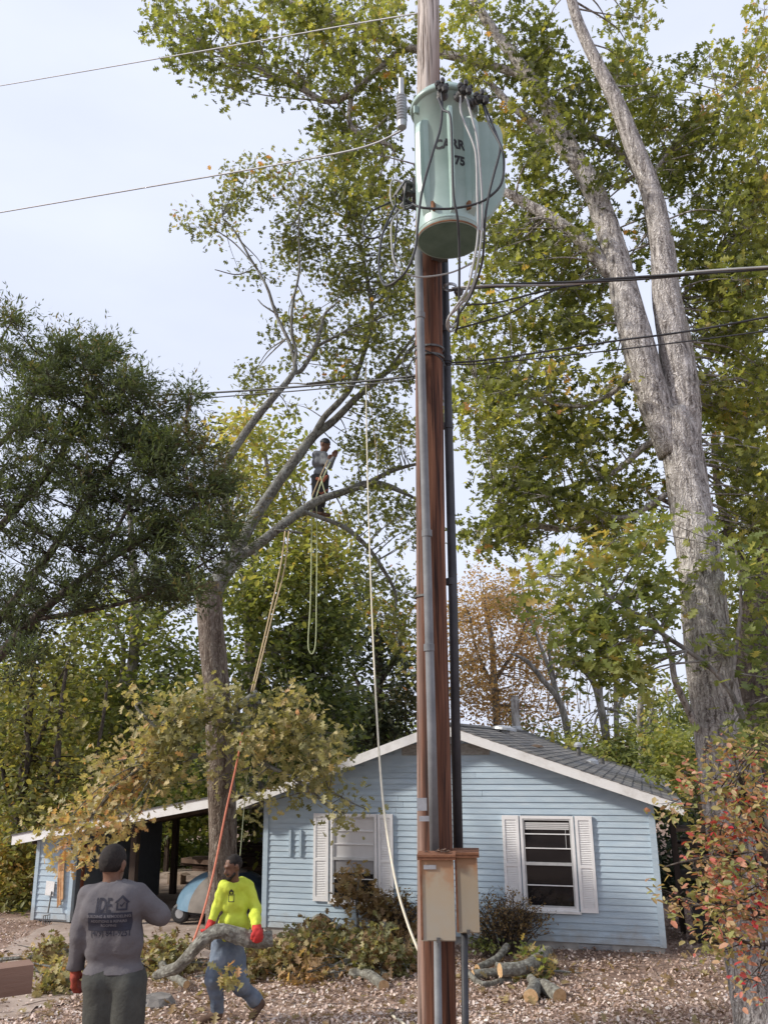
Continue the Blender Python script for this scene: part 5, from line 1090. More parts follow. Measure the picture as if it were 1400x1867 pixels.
for (x, y, rx, ry, n, t) in ((320,30,50,40,8,.4),(400,60,60,60,14,.42),(350,110,38,34,6,.35),(430,130,50,34,8,.4),(500,40,60,50,14,.45),(520,130,44,32,7,.45),(600,40,60,50,14,.45),(590,130,50,44,9,.45),(680,30,60,36,11,.5),(690,120,52,44,9,.45),(600,230,42,36,6,.4),(660,250,56,48,13,.4),(700,190,40,40,7,.4),(625,300,34,20,3,.35),(700,320,50,30,7,.45),(735,60,26,60,5,.45),
   (860,60,60,60,12,.45),(960,60,60,60,12,.4),(880,150,50,40,7,.5),(990,150,60,50,13,.35),(920,230,44,40,6,.5),(1000,270,54,44,10,.42),(960,330,50,34,7,.45),(1060,180,44,60,11,.35),(1140,90,52,50,8,.4),(1150,180,54,50,12,.38),(1180,30,50,28,4,.4),
   (1100,330,56,44,8,.4),(1130,250,60,44,9,.4),(1240,260,70,50,14,.4),(1310,230,60,60,14,.5),(1370,300,50,70,16,.5),(1270,340,60,46,12,.4),(1340,400,64,50,14,.42),(1370,170,40,60,9,.6),(1340,90,50,40,5,.55),(1270,130,34,28,3,.35),(1390,60,28,60,6,.6),
   (900,430,50,44,9,.42),(960,430,54,50,11,.4),(1040,420,56,46,9,.4),(1060,520,60,44,12,.4),(980,490,60,36,9,.42),(900,510,44,34,6,.5),(1280,470,60,50,14,.38),(1360,500,56,60,16,.4),(1160,430,36,54,5,.4),(1290,570,44,54,11,.45),(1360,620,50,60,16,.5),
   (870,590,44,36,6,.45),(950,580,50,36,7,.45),(1020,590,54,30,7,.42),(1070,610,40,36,5,.45),(860,670,44,34,7,.42),(930,690,54,36,10,.4),(990,680,34,30,4,.4),(880,740,50,34,8,.42),(960,760,60,34,10,.4),(1050,740,50,30,7,.42),(1110,700,34,34,4,.5),(1130,790,44,36,7,.55),
   (900,820,50,36,8,.42),(980,830,60,34,10,.4),(1060,820,54,34,8,.45),(920,890,54,30,8,.38),(1000,890,60,34,8,.38),(900,960,56,40,10,.38),(960,970,44,30,6,.38),(1090,900,44,36,7,.45),(1150,880,44,40,8,.5),(1040,960,36,22,3,.4),(1140,970,54,40,11,.5),
   (1320,720,40,60,14,.5),(1380,760,36,80,14,.5),(1340,850,44,60,14,.5),(1380,930,36,60,12,.5)):
    R.append((x, y, rx*1.05, ry*1.05, 11.0 if x > 820 else 11.7, 1.25, max(1, int(n*.98)), t+.02))
ro = [[(x, y, Y, r*(.93 if i < 3 else .85)) for x, y, Y, r in l] for i, l in enumerate(ro)]
oak = oak
tree('oak_tree', 'massive pale barked oak right of the house, forking into two tall stems', None, ro, R, 'lobed', .118, M_oakr, M_bark_r, cr=.30, sprays=11, per=6, spread=.34, up=.25, seg=28, bump=.05, droop=.35)
# leafy sprouts low on the big oak: brighter, larger leaves
R = [(x, y, rx, ry, 9.1, .7, max(1,int(n*.55)), t) for (x, y, rx, ry, n, t) in ((1080,1010,60,34,11,.75),(1030,1050,50,26,9,.7),(1010,1100,40,30,6,.5),(1060,1220,40,26,6,.4),(1140,1050,54,44,12,.6),(1090,1110,60,44,14,.5),(1180,1120,44,40,9,.5),(1100,1180,60,40,16,.55),(1050,1150,34,30,5,.6),(1170,1200,50,34,9,.5),(1120,1230,50,24,8,.5),(1200,1060,30,60,8,.6),(1170,960,40,34,6,.5),
     (1350,1020,44,60,11,.5),(1380,1130,34,60,10,.5),(1340,1180,30,34,4,.6),(1290,1030,20,50,2,.5),(1380,1240,30,50,7,.5),(1370,1330,40,44,9,.45))]
tree('sapling', 'bright green leafy sapling leaning over the roof in front of the pale oak trunk', None, [[(1440,1900,9.3,6),(1400,1500,9.1,6),(1330,1260,8.9,5),(1200,1150,9.0,4),(1100,1080,9.0,3),(1050,1050,9.1,2)], [(1330,1260,8.9,4),(1350,1100,8.9,3),(1340,1000,9,2)]], R, 'lobed', .135, M_maple, M_bark_g, cr=.24, sprays=7, per=5, up=.6, droop=.4)
tree('dark_trunk_tree', 'shaded dark trunked tree just behind the pale oak at the right edge', None, [[(1400,1640,12.5,36),(1378,1450,12.4,35),(1370,1300,12.4,33),(1366,1200,12.4,32),(1385,1080,12.4,28),(1410,950,12.4,22),(1430,800,12.4,16),(1440,600,12.4,12)], [(1385,1080,12.4,14),(1340,1000,12.4,10),(1310,900,12.4,7),(1300,800,12.4,5)]],
     [(x, y, rx, ry, 13, .8, n, t) for (x, y, rx, ry, n, t) in ((1370,1000,40,60,6,.4),(1330,1100,40,50,6,.4),(1350,700,50,70,10,.6),(1330,560,40,60,7,.7),(1370,420,40,60,6,.6),(1310,950,30,60,5,.4),(1390,850,24,60,6,.5))], 'lobed', .12, M_oakr, M_bark_d, cr=.32, sprays=10, per=6, seg=18)
# cedar at the left
ced = [[(-260,2500,8.6,30),(-220,1900,8.6,26),(-190,1400,8.7,24),(-150,1000,8.8,18),(-110,700,8.9,12),(-80,520,9,6)],
 [(-190,1380,8.7,13),(-60,1260,8.5,11),(60,1130,8.4,9),(170,1040,8.4,6),(300,960,8.4,4),(390,900,8.4,2)], [(-180,1300,8.7,12),(-20,1150,8.6,9),(90,1010,8.5,7),(180,880,8.5,4),(260,760,8.5,2)], [(-160,1100,8.8,10),(0,960,8.8,7),(110,830,8.8,5),(170,700,8.8,3),(185,640,8.8,1.5)],
 [(-130,900,8.9,8),(10,800,8.9,5),(70,700,8.9,3.5),(105,640,8.9,2)], [(60,1130,8.4,5),(220,1100,8.3,4),(330,1050,8.3,3),(400,1010,8.3,1.5)], [(-120,760,8.9,5),(-20,650,9,3),(20,590,9,1.5)], [(170,1040,8.4,4),(250,900,8.3,3),(330,780,8.3,2),(350,715,8.3,1)]]
C = []
for (x, y, rx, ry, n, t) in ((12,590,14,26,5,.5),(10,650,20,20,4,.5),(108,665,12,20,4,.5),(150,655,12,14,3,.5),(260,735,16,14,4,.6),(405,880,14,16,4,.7),(415,960,12,24,4,.6),(105,640,14,24,7,.5),(180,660,30,34,16,.45),(110,700,30,40,14,.5),(40,700,55,48,22,.45),(200,715,50,40,20,.5),(60,790,70,60,34,.45),(180,790,70,52,32,.5),(340,735,14,20,6,.5),(290,790,50,50,22,.5),(340,850,55,60,26,.6),(250,870,70,60,32,.45),(120,890,80,60,34,.35),(20,900,50,60,20,.3),
   (380,900,38,50,17,.65),(330,960,60,60,28,.5),(220,970,80,60,36,.35),(90,1000,90,50,28,.25),(390,1000,36,46,15,.5),(280,1060,80,40,24,.35),(160,1080,80,40,24,.3),(20,1080,60,40,14,.25),(60,1150,70,34,15,.2),(20,1210,30,26,8,.2),(330,1080,30,40,8,.5),(240,700,24,20,6,.5)):
    for _ in range(int(n*.72+.5)):
        a = random.random()*6.283; r = math.sqrt(random.random()); C.append((at(x+rx*r*math.cos(a), y+ry*r*math.sin(a), 8.5+random.uniform(-.7,.9)), t+random.gauss(0,.1), y))
LW = [limb_world(l) for l in ced]; base = Vector((LW[0][0][0].x, LW[0][0][0].y, float(gz(0,8.6)))); root = empty('cedar_tree', base, 'dark green feathery cedar filling the left edge in front of the woods', 'tree')
mb = MB(); 
for pts, rs in LW: mb.tube(pts, rs, 9, bump=.05)
mb.build('trunk', M_bark_d, root, smooth=True)
nodes = [p for pts, rs in LW[1:] for p in pts]; tw = MB(); P = []; D = []; TN = []; SZ = []
for c, t, y in C:
    q = min(nodes, key=lambda a: (a-c).length); dd = (c-q).length
    tw.tube([q, (q+c)/2+Vector((0,0,-.05*dd)), c], [.010, .007, .004], 4, cap=False)
    for _ in range(17):
        d = Vector((random.gauss(.35,1), random.gauss(0,1), random.gauss(.55,.7))).normalized(); ln = random.uniform(.14, .46); e = c + d*ln
        tw.add([c, c+Vector((.003,0,.003)), e], [(0,1,2)])
        m_ = 14; f_ = RNG.random(m_)*.9+.1; w_ = np.array(c)[None,:] + np.array(d)[None,:]*ln*f_[:,None] + RNG.normal(0,.012,(m_,3))
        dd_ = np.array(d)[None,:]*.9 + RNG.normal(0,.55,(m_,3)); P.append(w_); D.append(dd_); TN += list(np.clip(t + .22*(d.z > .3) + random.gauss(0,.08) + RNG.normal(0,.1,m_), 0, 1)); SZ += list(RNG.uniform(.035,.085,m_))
tw.build('branches', M_bark_d, root)
P = np.concatenate(P); D = np.concatenate(D); D /= np.linalg.norm(D, axis=1)[:,None]
me = leaf_mesh('crown', P, np.array(SZ)*1.0, np.array(TN), 'needle', dirs=D, off=tuple(root.location)); link('crown', me, M_cedar, root)
# big branch being lowered in front of the trunk
hb = [[(470,1262,13.6,7),(430,1290,13.5,7),(380,1310,13.4,6),(320,1330,13.3,5),(260,1380,13.3,4),(200,1450,13.2,3),(140,1520,13.2,2)], [(430,1290,13.5,6),(440,1340,13.3,5),(480,1390,13.2,4),(540,1420,13.1,3.5),(600,1470,13.1,2.5),(628,1482,13,1.5)],
  [(455,1270,13.6,5),(500,1300,13.6,4),(560,1330,13.6,3),(610,1370,13.5,2)], [(380,1385,13.5,5),(350,1375,13.4,4),(300,1370,13.3,3)], [(600,1440,13,2),(640,1462,13,1.5),(668,1475,13,1)], [(300,1340,13.3,3),(250,1290,13.3,2.5),(260,1280,13.3,2)]]
R = [(x, y, rx, ry, 13.2, .6, max(1,int(n*.66)), t-.04) for (x, y, rx, ry, n, t) in ((290,1290,50,26,9,.5),(350,1280,40,24,7,.5),(260,1350,40,34,9,.6),(330,1350,54,34,13,.4),(400,1290,36,30,7,.35),(440,1320,36,36,7,.3),(240,1410,50,36,12,.65),(190,1460,44,30,10,.75),(150,1510,46,30,10,.75),(215,1500,30,26,6,.8),(300,1410,54,26,9,.55),(360,1400,30,20,3,.6),
   (500,1300,44,34,10,.35),(560,1330,44,34,10,.4),(500,1370,50,36,12,.45),(570,1390,44,34,10,.5),(460,1420,34,34,6,.4),(520,1430,40,24,6,.35),(600,1420,34,20,4,.5),(460,1470,14,14,1,.5),(610,1460,24,12,2,.5),(650,1462,18,10,2,.3),(640,1488,22,6,2,.5),(125,1555,22,22,4,.8))]
tree('cut_branch', 'large leafy yellowing branch hanging on ropes in front of the oak trunk and roof', None, hb, R, 'lobed', .125, M_cut, M_limb, cr=.30, sprays=10, per=5, cat='branch', up=.2, droop=.5)
# ---- background woods: each tree its own
G = 'trees of the woods behind the house'
def bgt(lab, limbs, regs, Y, mat, bm, size, cr, leaf='oval', dY=1.6, sprays=13, per=7, **k):
    L = [[(x, y, Y if i == 0 else Y+dy_, r) for (x, y, r, *rest) in l for dy_ in (0,)] for i, l in enumerate(limbs)]
    return tree('tree', lab, G, L, [(x, y, rx, ry, Y, dY, n, t) for (x, y, rx, ry, n, t) in regs], leaf, size, mat, bm, cr=cr, sprays=sprays, per=per, branch_r=.02, **k)
bgt('tall green maple whose crown fills the gap between the sawn trunk and the pole', [[(470,1560,13),(465,1350,12),(458,1200,11),(452,1090,9),(470,1000,7),(490,900,5),(480,800,3)], [(455,1150,6),(500,1070,5),(545,1010,4),(560,950,3)], [(452,1100,6),(440,1040,5),(420,980,4)], [(458,1200,6),(520,1150,5),(580,1110,4)]],
    ((420,800,50,34,7,.75),(480,790,50,30,6,.7),(450,860,60,40,8,.7),(520,850,34,30,3,.6),(480,930,60,50,12,.7),(560,980,60,40,13,.75),(600,1020,44,40,9,.7),(500,1040,70,60,22,.55),(590,1090,54,50,16,.5),(450,1110,50,60,16,.5),(520,1160,70,60,24,.4),(600,1180,50,50,15,.35),(460,1230,50,60,14,.35),(550,1260,60,50,18,.3),(620,1290,50,50,14,.25),(500,1340,60,50,14,.3),(580,1360,50,40,12,.25),(430,1390,40,60,9,.3),(460,1490,40,50,7,.3)), 23, M_green, M_bark_g, .19, .62, dY=2)
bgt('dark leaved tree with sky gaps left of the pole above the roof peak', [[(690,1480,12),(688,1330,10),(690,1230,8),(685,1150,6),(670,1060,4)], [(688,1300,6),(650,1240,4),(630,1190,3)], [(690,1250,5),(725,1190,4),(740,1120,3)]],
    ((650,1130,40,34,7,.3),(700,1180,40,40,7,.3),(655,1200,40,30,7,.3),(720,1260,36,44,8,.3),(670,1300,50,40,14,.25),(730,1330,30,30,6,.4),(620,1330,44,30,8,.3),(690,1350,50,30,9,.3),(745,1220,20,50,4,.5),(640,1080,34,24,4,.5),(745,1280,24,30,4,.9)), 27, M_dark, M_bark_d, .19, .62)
bgt('grey trunked tree in the left woods, trunk rising behind the cedar', [[(235,1520,13),(228,1400,12),(232,1290,12),(245,1190,10),(247,1080,8),(240,980,6),(235,880,4)], [(232,1290,6),(222,1240,5),(226,1180,4),(205,1120,3)], [(245,1200,5),(290,1130,4),(330,1100,3)], [(228,1400,9),(236,1330,6),(262,1250,4)]],
    ((200,1130,60,50,12,.55),(290,1150,60,50,12,.45),(330,1220,50,50,9,.3),(150,1220,60,60,15,.6),(270,1250,50,50,9,.4),(190,1330,60,60,16,.5),(280,1350,50,50,12,.3),(120,1330,60,60,16,.6),(330,1050,50,40,6,.5),(320,1320,40,50,9,.25),(230,1440,60,34,9,.35)), 21, M_green, M_bark_g, .17, .58)
bgt('yellowing tree at the far left edge of the woods', [[(18,1640,12),(30,1500,11),(45,1400,9),(55,1300,6),(62,1200,4)], [(45,1400,5),(80,1330,4),(100,1250,3)], [(30,1500,5),(5,1400,4),(-10,1300,3)]],
    ((40,1240,60,40,8,.45),(90,1190,60,40,8,.45),(30,1330,60,50,10,.5),(110,1400,60,50,8,.45),(40,1430,60,50,9,.6),(130,1300,50,50,7,.4),(90,1470,60,40,7,.5),(180,1420,50,30,4,.5),(20,1520,50,40,6,.55)), 19, M_yel, M_bark_d, .15, .5, sprays=12)
bgt('thin stemmed saplings with yellow leaves left of the shed', [[(98,1520,5),(106,1400,4.5),(112,1290,4),(125,1200,2.5)], [(20,1660,8),(35,1480,7),(52,1380,5),(45,1290,3)], [(70,1500,4.5),(95,1400,4),(110,1330,3)], [(150,1490,4),(172,1400,3.6),(190,1300,3),(196,1240,2)]],
    ((60,1480,60,40,5,.7),(150,1460,60,26,6,.7),(30,1600,34,50,8,.8),(20,1660,40,30,6,.5),(45,1560,24,50,4,.8),(100,1420,60,50,6,.7)), 18.6, M_yel, M_bark_d, .12, .42, sprays=8)
bgt('rusty orange leaved tree right of the pole above the roof', [[(905,1360,8),(905,1300,7),(900,1230,6),(895,1160,5),(880,1090,3)], [(903,1260,4),(870,1190,3),(855,1120,2)], [(903,1240,4),(940,1180,3),(960,1130,2)]],
    ((885,1080,50,34,18,.6),(860,1150,40,46,18,.55),(940,1120,50,36,16,.65),(950,1180,50,36,16,.6),(870,1220,50,34,14,.5),(900,1270,54,30,14,.5),(845,1270,28,44,8,.5),(980,1230,36,34,8,.5),(930,1310,60,20,9,.45),(1000,1280,34,34,6,.5),(1000,1150,30,40,5,.6)), 27, M_orange, M_bark_g, .12, .55, sprays=14)
for i, (lab, L, Y) in enumerate((
  ('bare grey tree leaning left just right of the flue', [[(1045,1420,7),(1035,1340,6.5),(1020,1280,6),(990,1240,5),(960,1205,4),(930,1190,2)], [(1030,1320,4),(1010,1240,3.5),(1000,1180,2.5),(1005,1130,1.5)], [(1020,1280,4),(990,1190,3),(960,1110,2),(950,1050,1)], [(1010,1240,2.5),(1040,1170,2),(1050,1100,1)]], 25),
  ('bare forked tree whose stems cross the bright sky gap behind the roof', [[(1118,1440,8),(1110,1380,7.5),(1095,1290,7),(1080,1240,6),(1050,1210,5),(1020,1190,3)], [(1095,1290,4.5),(1092,1220,4),(1085,1160,3),(1070,1090,2)], [(1098,1290,3),(1140,1300,2.5),(1160,1320,1.5)], [(1080,1240,3),(1060,1150,2),(1030,1080,1)]], 24),
  ('straight grey trunk behind the roof, second from the pale oak', [[(1128,1430,5),(1124,1340,5),(1122,1240,4),(1125,1160,3)], [(1124,1300,2.5),(1145,1230,2),(1150,1180,1)]], 25.5),
  ('grey trunk with a low fork behind the lower roof end', [[(1168,1460,6.5),(1170,1390,6),(1166,1320,6),(1168,1250,5),(1160,1180,4),(1150,1120,2.5)], [(1170,1350,4),(1185,1310,3.5),(1192,1250,2.5)], [(1205,1440,3),(1210,1370,3),(1220,1310,2.5),(1215,1250,1.5)]], 22))):
    regs = [((1000,1330,50,24,6,.55),(960,1090,44,50,3,.5)), ((1080,1350,50,24,7,.7),(1060,1190,40,26,2,.5)), ((1130,1300,40,30,5,.5),(1090,1280,40,24,2,.5)), ((1180,1330,44,34,8,.4),(1220,1370,30,34,7,.4),(1200,1290,40,30,6,.6))][i]
    bgt(lab, L, regs, Y, M_yel if i < 3 else M_green, M_bark_g, .12, .45, sprays=9)
def twiggy(lab, x0, x1, y0, y1, Y, n, bm):
    mb = MB(); b = at((x0+x1)/2, y0, Y)
    for _ in range(n):
        x = random.uniform(x0, x1); xt = x + random.uniform(-75, 75); yt = random.uniform(y1, y1+60); p = [(x, y0, Y, .9), ((x+xt)/2+random.uniform(-16,16), (y0+yt)/2, Y, .7), (xt, yt, Y, .35)]
        pts, rs = limb_world(p); mb.tube(pts, rs, 4, cap=False)
        for _ in range(8):
            q = random.choice(pts[2:]); d = Vector((random.gauss(0,.6), random.gauss(0,.3), random.uniform(.3,1.2))); mb.tube([q, q+d*.6, q+d*1.1+Vector((random.gauss(0,.2),0,.1))], [.008,.006,.003], 3, cap=False)
    e = empty('tree', b, lab, 'tree', G); mb.build('branches', bm, e)
twiggy('hazy bare twigs of leafless trees in the sky gap beside the rusty tree', 930, 1120, 1300, 1000, 30, 22, M_bark_g)
# understorey and far wood, read as one mass
def mass(name, lab, regs, Y, dY, mat, size, cr, sprays=12, per=8, leaf='oval'):
    C_, T_ = regions_points([(x, y, rx, ry, Y, dY, n, t) for (x, y, rx, ry, n, t) in regs]); P = []; TN = []; SZ = []
    for c, t in zip(C_, T_):
        for _ in range(sprays):
            s = np.array(c)+RNG.normal(0, cr*.6, 3); P.append(s+RNG.normal(0, cr*.22, (per, 3))); TN += list(np.clip(t+random.gauss(0,.12)+RNG.normal(0,.1,per), 0, 1)); SZ += list(size*RNG.uniform(.6,1.3,per))
    P = np.concatenate(P); P[:, 2] = np.maximum(P[:, 2], .02); me = leaf_mesh(name, P, np.array(SZ), np.array(TN), leaf, up=.5)
    return tag(link(name, me, mat), lab, 'undergrowth', kind='stuff')
mass('undergrowth', 'yellow green undergrowth behind the shed and carport', [(x, 1470+40*math.sin(x*.03), 60, 60, 16, .5) for x in range(0, 440, 40)] + [(x, 1590, 50, 50, 12, .4) for x in range(0, 440, 40)] + [(10,1650,44,34,10,.6)], 26, 3, M_green, .17, .6)
mass('undergrowth', 'yellow and green bushes at the far left beside the shed', [(12,1650,38,34,22,.55),(10,1590,34,40,18,.8),(35,1680,30,14,10,.4),(40,1600,16,40,8,.7)], 18.5, .7, M_yel, .10, .3)
mass('undergrowth', 'tangled bushes behind the right part of the roof', [(1010,1365,60,16,8,.5),(1090,1385,60,22,12,.6),(1160,1390,60,40,22,.35),(1220,1410,40,60,22,.3),(1250,1330,40,60,18,.45),(1260,1480,40,60,16,.25),(1180,1350,40,24,4,.7)], 23, 2, M_green, .14, .5)
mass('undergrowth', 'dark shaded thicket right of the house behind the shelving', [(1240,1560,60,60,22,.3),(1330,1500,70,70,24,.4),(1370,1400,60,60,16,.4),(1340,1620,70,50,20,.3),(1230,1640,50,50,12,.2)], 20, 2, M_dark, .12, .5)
mass('undergrowth', 'ivy leaves growing low between the roof end and the pale oak', [(1225,1370,24,44,16,.6),(1250,1420,24,30,10,.4)], 15.5, .6, M_green, .10, .28)
mass('far_woods', 'far wood behind the yard reading as one dark green mass', [(x, 1440+20*math.sin(x*.02)-(60 if x < 760 else 0), 70, 60 if x < 760 else 40, 26, .35) for x in range(-80, 1500, 50)] + [(x, 1540, 70, 50, 16, .25) for x in range(-80, 1500, 50)] + [(x, 1300, 60, 80, 16, .4) for x in range(-60, 380, 50)], 42, 6, M_green, .26, .95, sprays=13)
# dogwood in front of the pale trunk
dg = [[(1480,1960,8.6,10),(1440,1750,8.5,9),(1400,1600,8.4,7),(1370,1480,8.3,5),(1340,1400,8.3,3)], [(1400,1600,8.4,4),(1330,1560,8.2,3),(1250,1570,8.1,2),(1210,1580,8.1,1)], [(1420,1680,8.4,4),(1340,1650,8.2,3),(1260,1650,8.1,1.6)], [(1370,1480,8.3,3),(1310,1440,8.2,2),(1270,1450,8.2,1)], [(1430,1720,8.4,4),(1370,1720,8.2,3),(1310,1700,8.1,1.6)]]
R = [(x, y, rx, ry, 8.2, .5, max(1,int(n*.62)), t+.05) for (x, y, rx, ry, n, t) in ((1330,1370,54,22,9,.5),(1380,1400,30,30,8,.55),(1270,1410,26,18,4,.45),(1300,1440,54,26,12,.5),(1360,1460,44,34,14,.55),(1250,1470,30,14,5,.5),(1285,1510,34,16,5,.45),(1340,1530,54,34,18,.6),(1390,1540,24,44,10,.6),(1290,1575,34,14,4,.4),(1340,1600,54,34,18,.5),(1390,1640,26,44,10,.65),
   (1265,1625,44,20,8,.45),(1262,1648,12,6,1,.45),(1320,1660,44,30,12,.55),(1310,1700,34,24,8,.45),(1370,1700,34,34,11,.65),(1320,1735,20,10,2,.4),(1385,1770,24,24,6,.7),(1390,1340,24,24,5,.4))]
tree('dogwood_tree', 'small dogwood with yellow green leaves turning red in front of the pale oak trunk', None, dg, R, 'oval', .078, M_dog, M_bark_d, cr=.19, sprays=7, per=5, up=1.0, droop=.9, spread=.3)
# shrubs against the wall
def shrub(lab, px, py, wpx, hpx, Y, leafm, nst, nl, size, tone, leafy='oval'):
    b = at(px, py, Y); b.z = float(gz(0, Y)); e = empty('shrub', b, lab, 'shrub', 'shrubs against the house wall'); mb = MB(); P = []
    sc = depth(b)/F_PX
    for _ in range(nst):
        a = random.uniform(-1, 1); tip = b + Vector((a*wpx*sc, random.uniform(-.35,.35), hpx*sc*random.uniform(.6,1)*(1-.35*a*a))); m1 = b + (tip-b)*.5 + Vector((random.gauss(0,.05), random.gauss(0,.05), .05))
        r = [Vector(q) for q in catmull([b+Vector((a*.12,0,0)), m1, tip], 4)]; mb.tube(r, list(np.linspace(.009,.003,len(r))), 4, cap=False)
        for _ in range(7):
            q = random.choice(r[3:]); d = Vector((random.gauss(0,.12), random.gauss(0,.12), random.uniform(0,.16))); mb.tube([q, q+d], [.004,.002], 3, cap=False); P += [q+d*random.random() + Vector((random.gauss(0,.02), random.gauss(0,.02), random.gauss(0,.02))) for _ in range(nl)]
    mb.build('stems', M_bark_d, e); P = np.array(P); me = leaf_mesh('leaves', P, size*RNG.uniform(.6,1.3,len(P)), np.clip(tone+RNG.normal(0,.18,len(P)),0,1), leafy, off=tuple(e.location)); link('leaves', me, leafm, e)
shrub('sparse twiggy shrub under the right-hand window', 922, 1712, 76, 105, 13.85, M_brownl, 80, 4, .045, .45)
shrub('twiggy brownish shrub at the wall just left of the pole', 718, 1715, 52, 95, 14.45, M_brownl, 50, 5, .055, .4)
shrub('tiny green shrub under the electrical boxes', 888, 1722, 22, 26, 13.7, M_maple, 14, 3, .06, .5)
tree('cut_branch', 'upright brown leaved cut branch propped before the left-hand window', None, [[(655,1735,14.2,3),(652,1680,14.3,2.4),(650,1640,14.3,2),(655,1600,14.3,1)], [(652,1680,14.3,2),(680,1650,14.3,1.5),(690,1630,14.3,1)]], [(x, y, rx, ry, 14.3, .25, n, t) for (x, y, rx, ry, n, t) in ((652,1605,22,16,5,.5),(650,1640,26,20,6,.4),(672,1680,22,20,4,.5),(640,1680,14,24,2,.6),(690,1655,18,20,3,.4))], 'lobed', .12, M_brownl, M_limb, cr=.17, sprays=7, per=4, cat='branch')
# brush heaps on the ground
def heap(lab, px, py, wpx, hpx, mat, n, t, size=.12, leaf='lobed', grp='cut branches lying on the ground'):
    hpx *= .8; wpx *= 1.12; b = ground(px, py); sc = depth(b)/F_PX; e = empty('brush_heap', b, lab, 'brush', grp); mb = MB(); P = []
    for _ in range(max(5, n//5)):
        a = random.uniform(0, 6.28); c = b + Vector((random.uniform(-.8,.8)*wpx*sc, random.uniform(-.3,.5), random.uniform(.04,.3)*hpx*sc)); d = Vector((math.cos(a), math.sin(a)*.6, random.uniform(-.05,.45)))*random.uniform(.3,.8); k_ = random.uniform(.6,2.2); mb.tube([c-d, c+Vector((random.gauss(0,.05),0,.06)), c+d], [.014*k_,.010*k_,.004], 5)
    for _ in range(n):
        rr = math.sqrt(random.random()); a = random.uniform(0, 6.28); x = rr*math.cos(a); hh = hpx*sc*(1-x*x)*random.random(); s = b + Vector((x*wpx*sc, rr*math.sin(a)*.55, hh)); P.append(np.array(s)+RNG.normal(0, .09, (8, 3)))
    mb.build('sticks', M_limb, e); P = np.concatenate(P); P[:, 2] = np.maximum(P[:, 2], gz(P[:, 0], P[:, 1])+.02); q_ = int(len(P)*.62); RNG.shuffle(P)
    for nm_, A, m_ in (('leaves', P[:q_], mat), ('dry_leaves', P[q_:], M_brownl if mat is not M_brownl else M_orange)):
        me = leaf_mesh(nm_, A, size*RNG.uniform(.5,1.2,len(A)), np.clip(t+RNG.normal(0,.33,len(A)),0,1), leaf, up=.2, off=tuple(e.location)); link(nm_, me, m_, e)
heap('green leafy cuttings at the foot of the drive beside the left worker', 112, 1800, 26, 46, M_cut, 60, .45)
heap('small green sprigs by a cut limb near the shed', 88, 1752, 20, 34, M_cut, 40, .4)
heap('green and tan cuttings between the two standing workers', 300, 1770, 42, 62, M_cut, 90, .3)
heap('wilted leaves under the dragged log by the legs of the yellow shirted worker', 445, 1775, 40, 56, M_cut, 80, .45)
heap('mixed green and brown cuttings right of the yellow shirted worker', 520, 1770, 50, 60, M_cut, 110, .4)
heap('broad mound of green cuttings in front of the left half of the house', 600, 1755, 60, 62, M_cut, 140, .25)
heap('rusty brown leaved cuttings in front of the mound', 560, 1785, 40, 34, M_orange, 60, .5)
heap('green cuttings piled just left of the pole', 690, 1770, 62, 80, M_cut, 130, .1)
heap('brown cuttings against the wall beside the pole', 735, 1730, 30, 60, M_brownl, 70, .5)
heap('low yellow green sprigs beside the stacked logs', 975, 1775, 26, 34, M_maple, 34, .6)
heap('greenish leaves in front of the house corner by the carport', 560, 1725, 40, 30, M_cut, 50, .4)
# wilted leaves hanging from the dragged log
P = np.concatenate([np.array(at(x, y, 9.95))+RNG.normal(0,.045,(6,3)) for x, y in ((405,1770),(415,1780),(424,1776),(403,1786),(430,1786),(416,1764),(437,1780))])
lf = leaf_mesh('leafy_sprig', P, .115*RNG.uniform(.6,1.2,len(P)), np.clip(.5+RNG.normal(0,.2,len(P)),0,1), 'lobed', up=.0, droop=.8); tag(link('leafy_sprig', lf, M_cut), 'wilted leaf sprig dangling in front of the knees of the yellow shirted worker', 'leaves', kind='stuff')
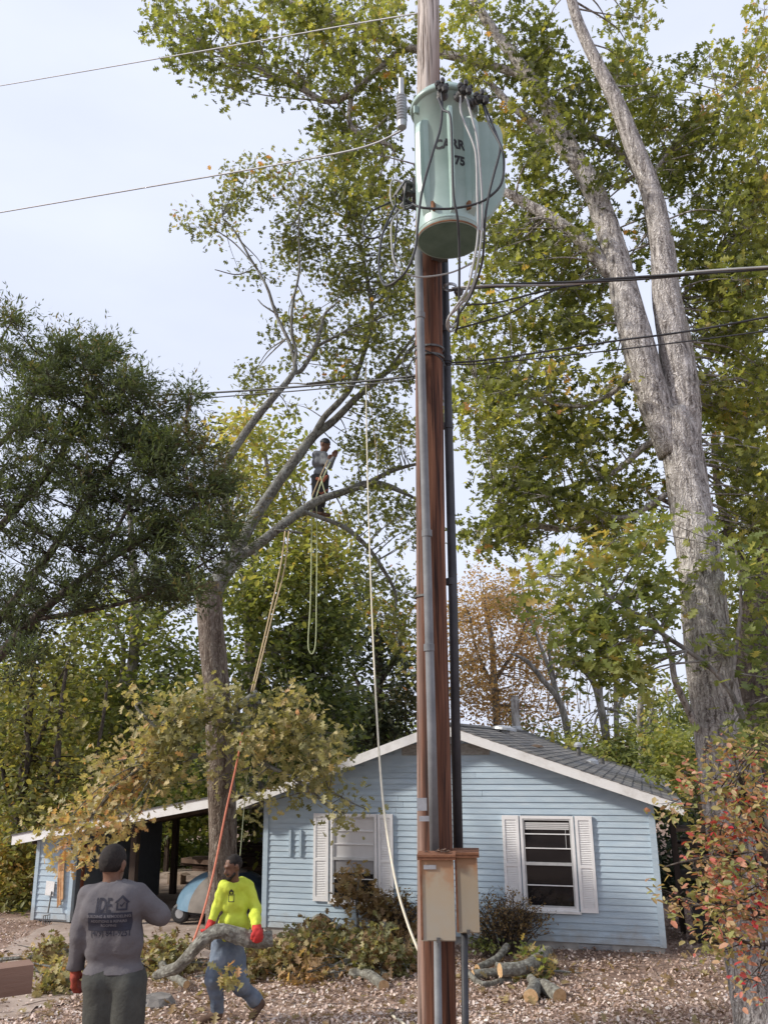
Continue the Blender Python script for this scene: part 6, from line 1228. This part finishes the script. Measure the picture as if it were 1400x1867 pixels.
# logs
def logw(pts, r, lab, grp='cut logs on the ground', name='log', bm=M_lich, dz=0):
    P = []; r *= .85
    for (x, y, l) in pts:
        g = ground(x, y); g.z += r*.9+l; P.append(g)
    P = [Vector(q) for q in catmull(P, 3)] if len(P) > 2 else [P[0].lerp(P[1], i/4) for i in range(5)]
    return tag(MB().tube(P, [r*random.uniform(.94,1.04) for _ in P], 16, bump=.07, capmi=1).build(name, None, None, mats=[bm, M_cutw]), lab, 'log', grp)
def disc(px, py, rpx, ln, fx, lab, grp='cut logs on the ground'):
    rpx *= .9; b = ground(px, py+rpx); r = rpx*depth(b)/F_PX; c = b + Vector((0,0,r)); d = Vector((fx, -1, 0)).normalized(); P = [c - d*ln*(i/3) for i in range(4)][::-1]
    return tag(MB().tube(P, [r*random.uniform(.97,1.03) for _ in P], 20, bump=.04, capmi=1).build('log', None, None, mats=[M_lich, M_cutw]), lab, 'log', grp)
disc(585,1692,22,.5,.15,'widest log round, its pale cut face turned to the camera beside the wall','cut logs on the ground')
disc(1021,1818,15,.45,.25,'short log with bright pale cut face, rightmost of the stacked logs'); disc(968,1819,15,.5,-.3,'log with darker tan cut face, leftmost of the stacked logs'); disc(991,1808,9,.6,.1,'thin log with small cut face between the two stacked ones')
disc(703,1782,8,.5,.2,'thin log with small round pale cut face left of the pole')
logw([(912,1796,.1),(960,1790,.1),(1000,1768,.15)], .10, 'lichen covered log lying across the stacked logs')
logw([(862,1786,0),(905,1782,0),(940,1776,0)], .075, 'grey barked log right of the pole, lying nearly level')
logw([(870,1772,0),(905,1762,.05),(925,1752,.15)], .06, 'forked limb lying behind the level grey log')
logw([(905,1768,.02),(935,1772,.02)], .05, 'short dark stick of limb behind the lichen covered log')
logw([(930,1792,.02),(880,1800,0),(850,1790,.1)], .045, 'curved thin limb in front of the level grey log')
logw([(640,1785,0),(672,1790,.02),(700,1808,0)], .085, 'gnarled grey limb on the ground left of the pole')
logw([(600,1778,.02),(660,1765,.15),(700,1745,.4)], .06, 'crooked limb sticking up from the green cuttings left of the pole')
logw([(98,1732,.02),(125,1745,0),(150,1752,0)], .08, 'short grey limb lying behind the left worker')
logw([(470,1772,.02),(560,1790,.0),(620,1785,0)], .05, 'long thin limb lying across the leaves right of the yellow shirted worker')
logw([(340,1805,.02),(300,1790,.1),(290,1770,.2)], .06, 'thick bent limb among the cuttings between the workers')
# stone slab by the left worker
q = ground(287,1832); mb = MB().tube([q+Vector((0,0,-.05)), q+Vector((0,0,.03)), q+Vector((0,0,.10))], [.20,.22,.16], 9, bump=.1)
o = mb.build('flat_stone', noisy('grey_stone', [(.3,(.14,.13,.12)),(.7,(.28,.26,.24))], 7, rough=.9, bump=.6)); tag(o, 'flat grey stone on the leaves between the two standing workers', 'stone')
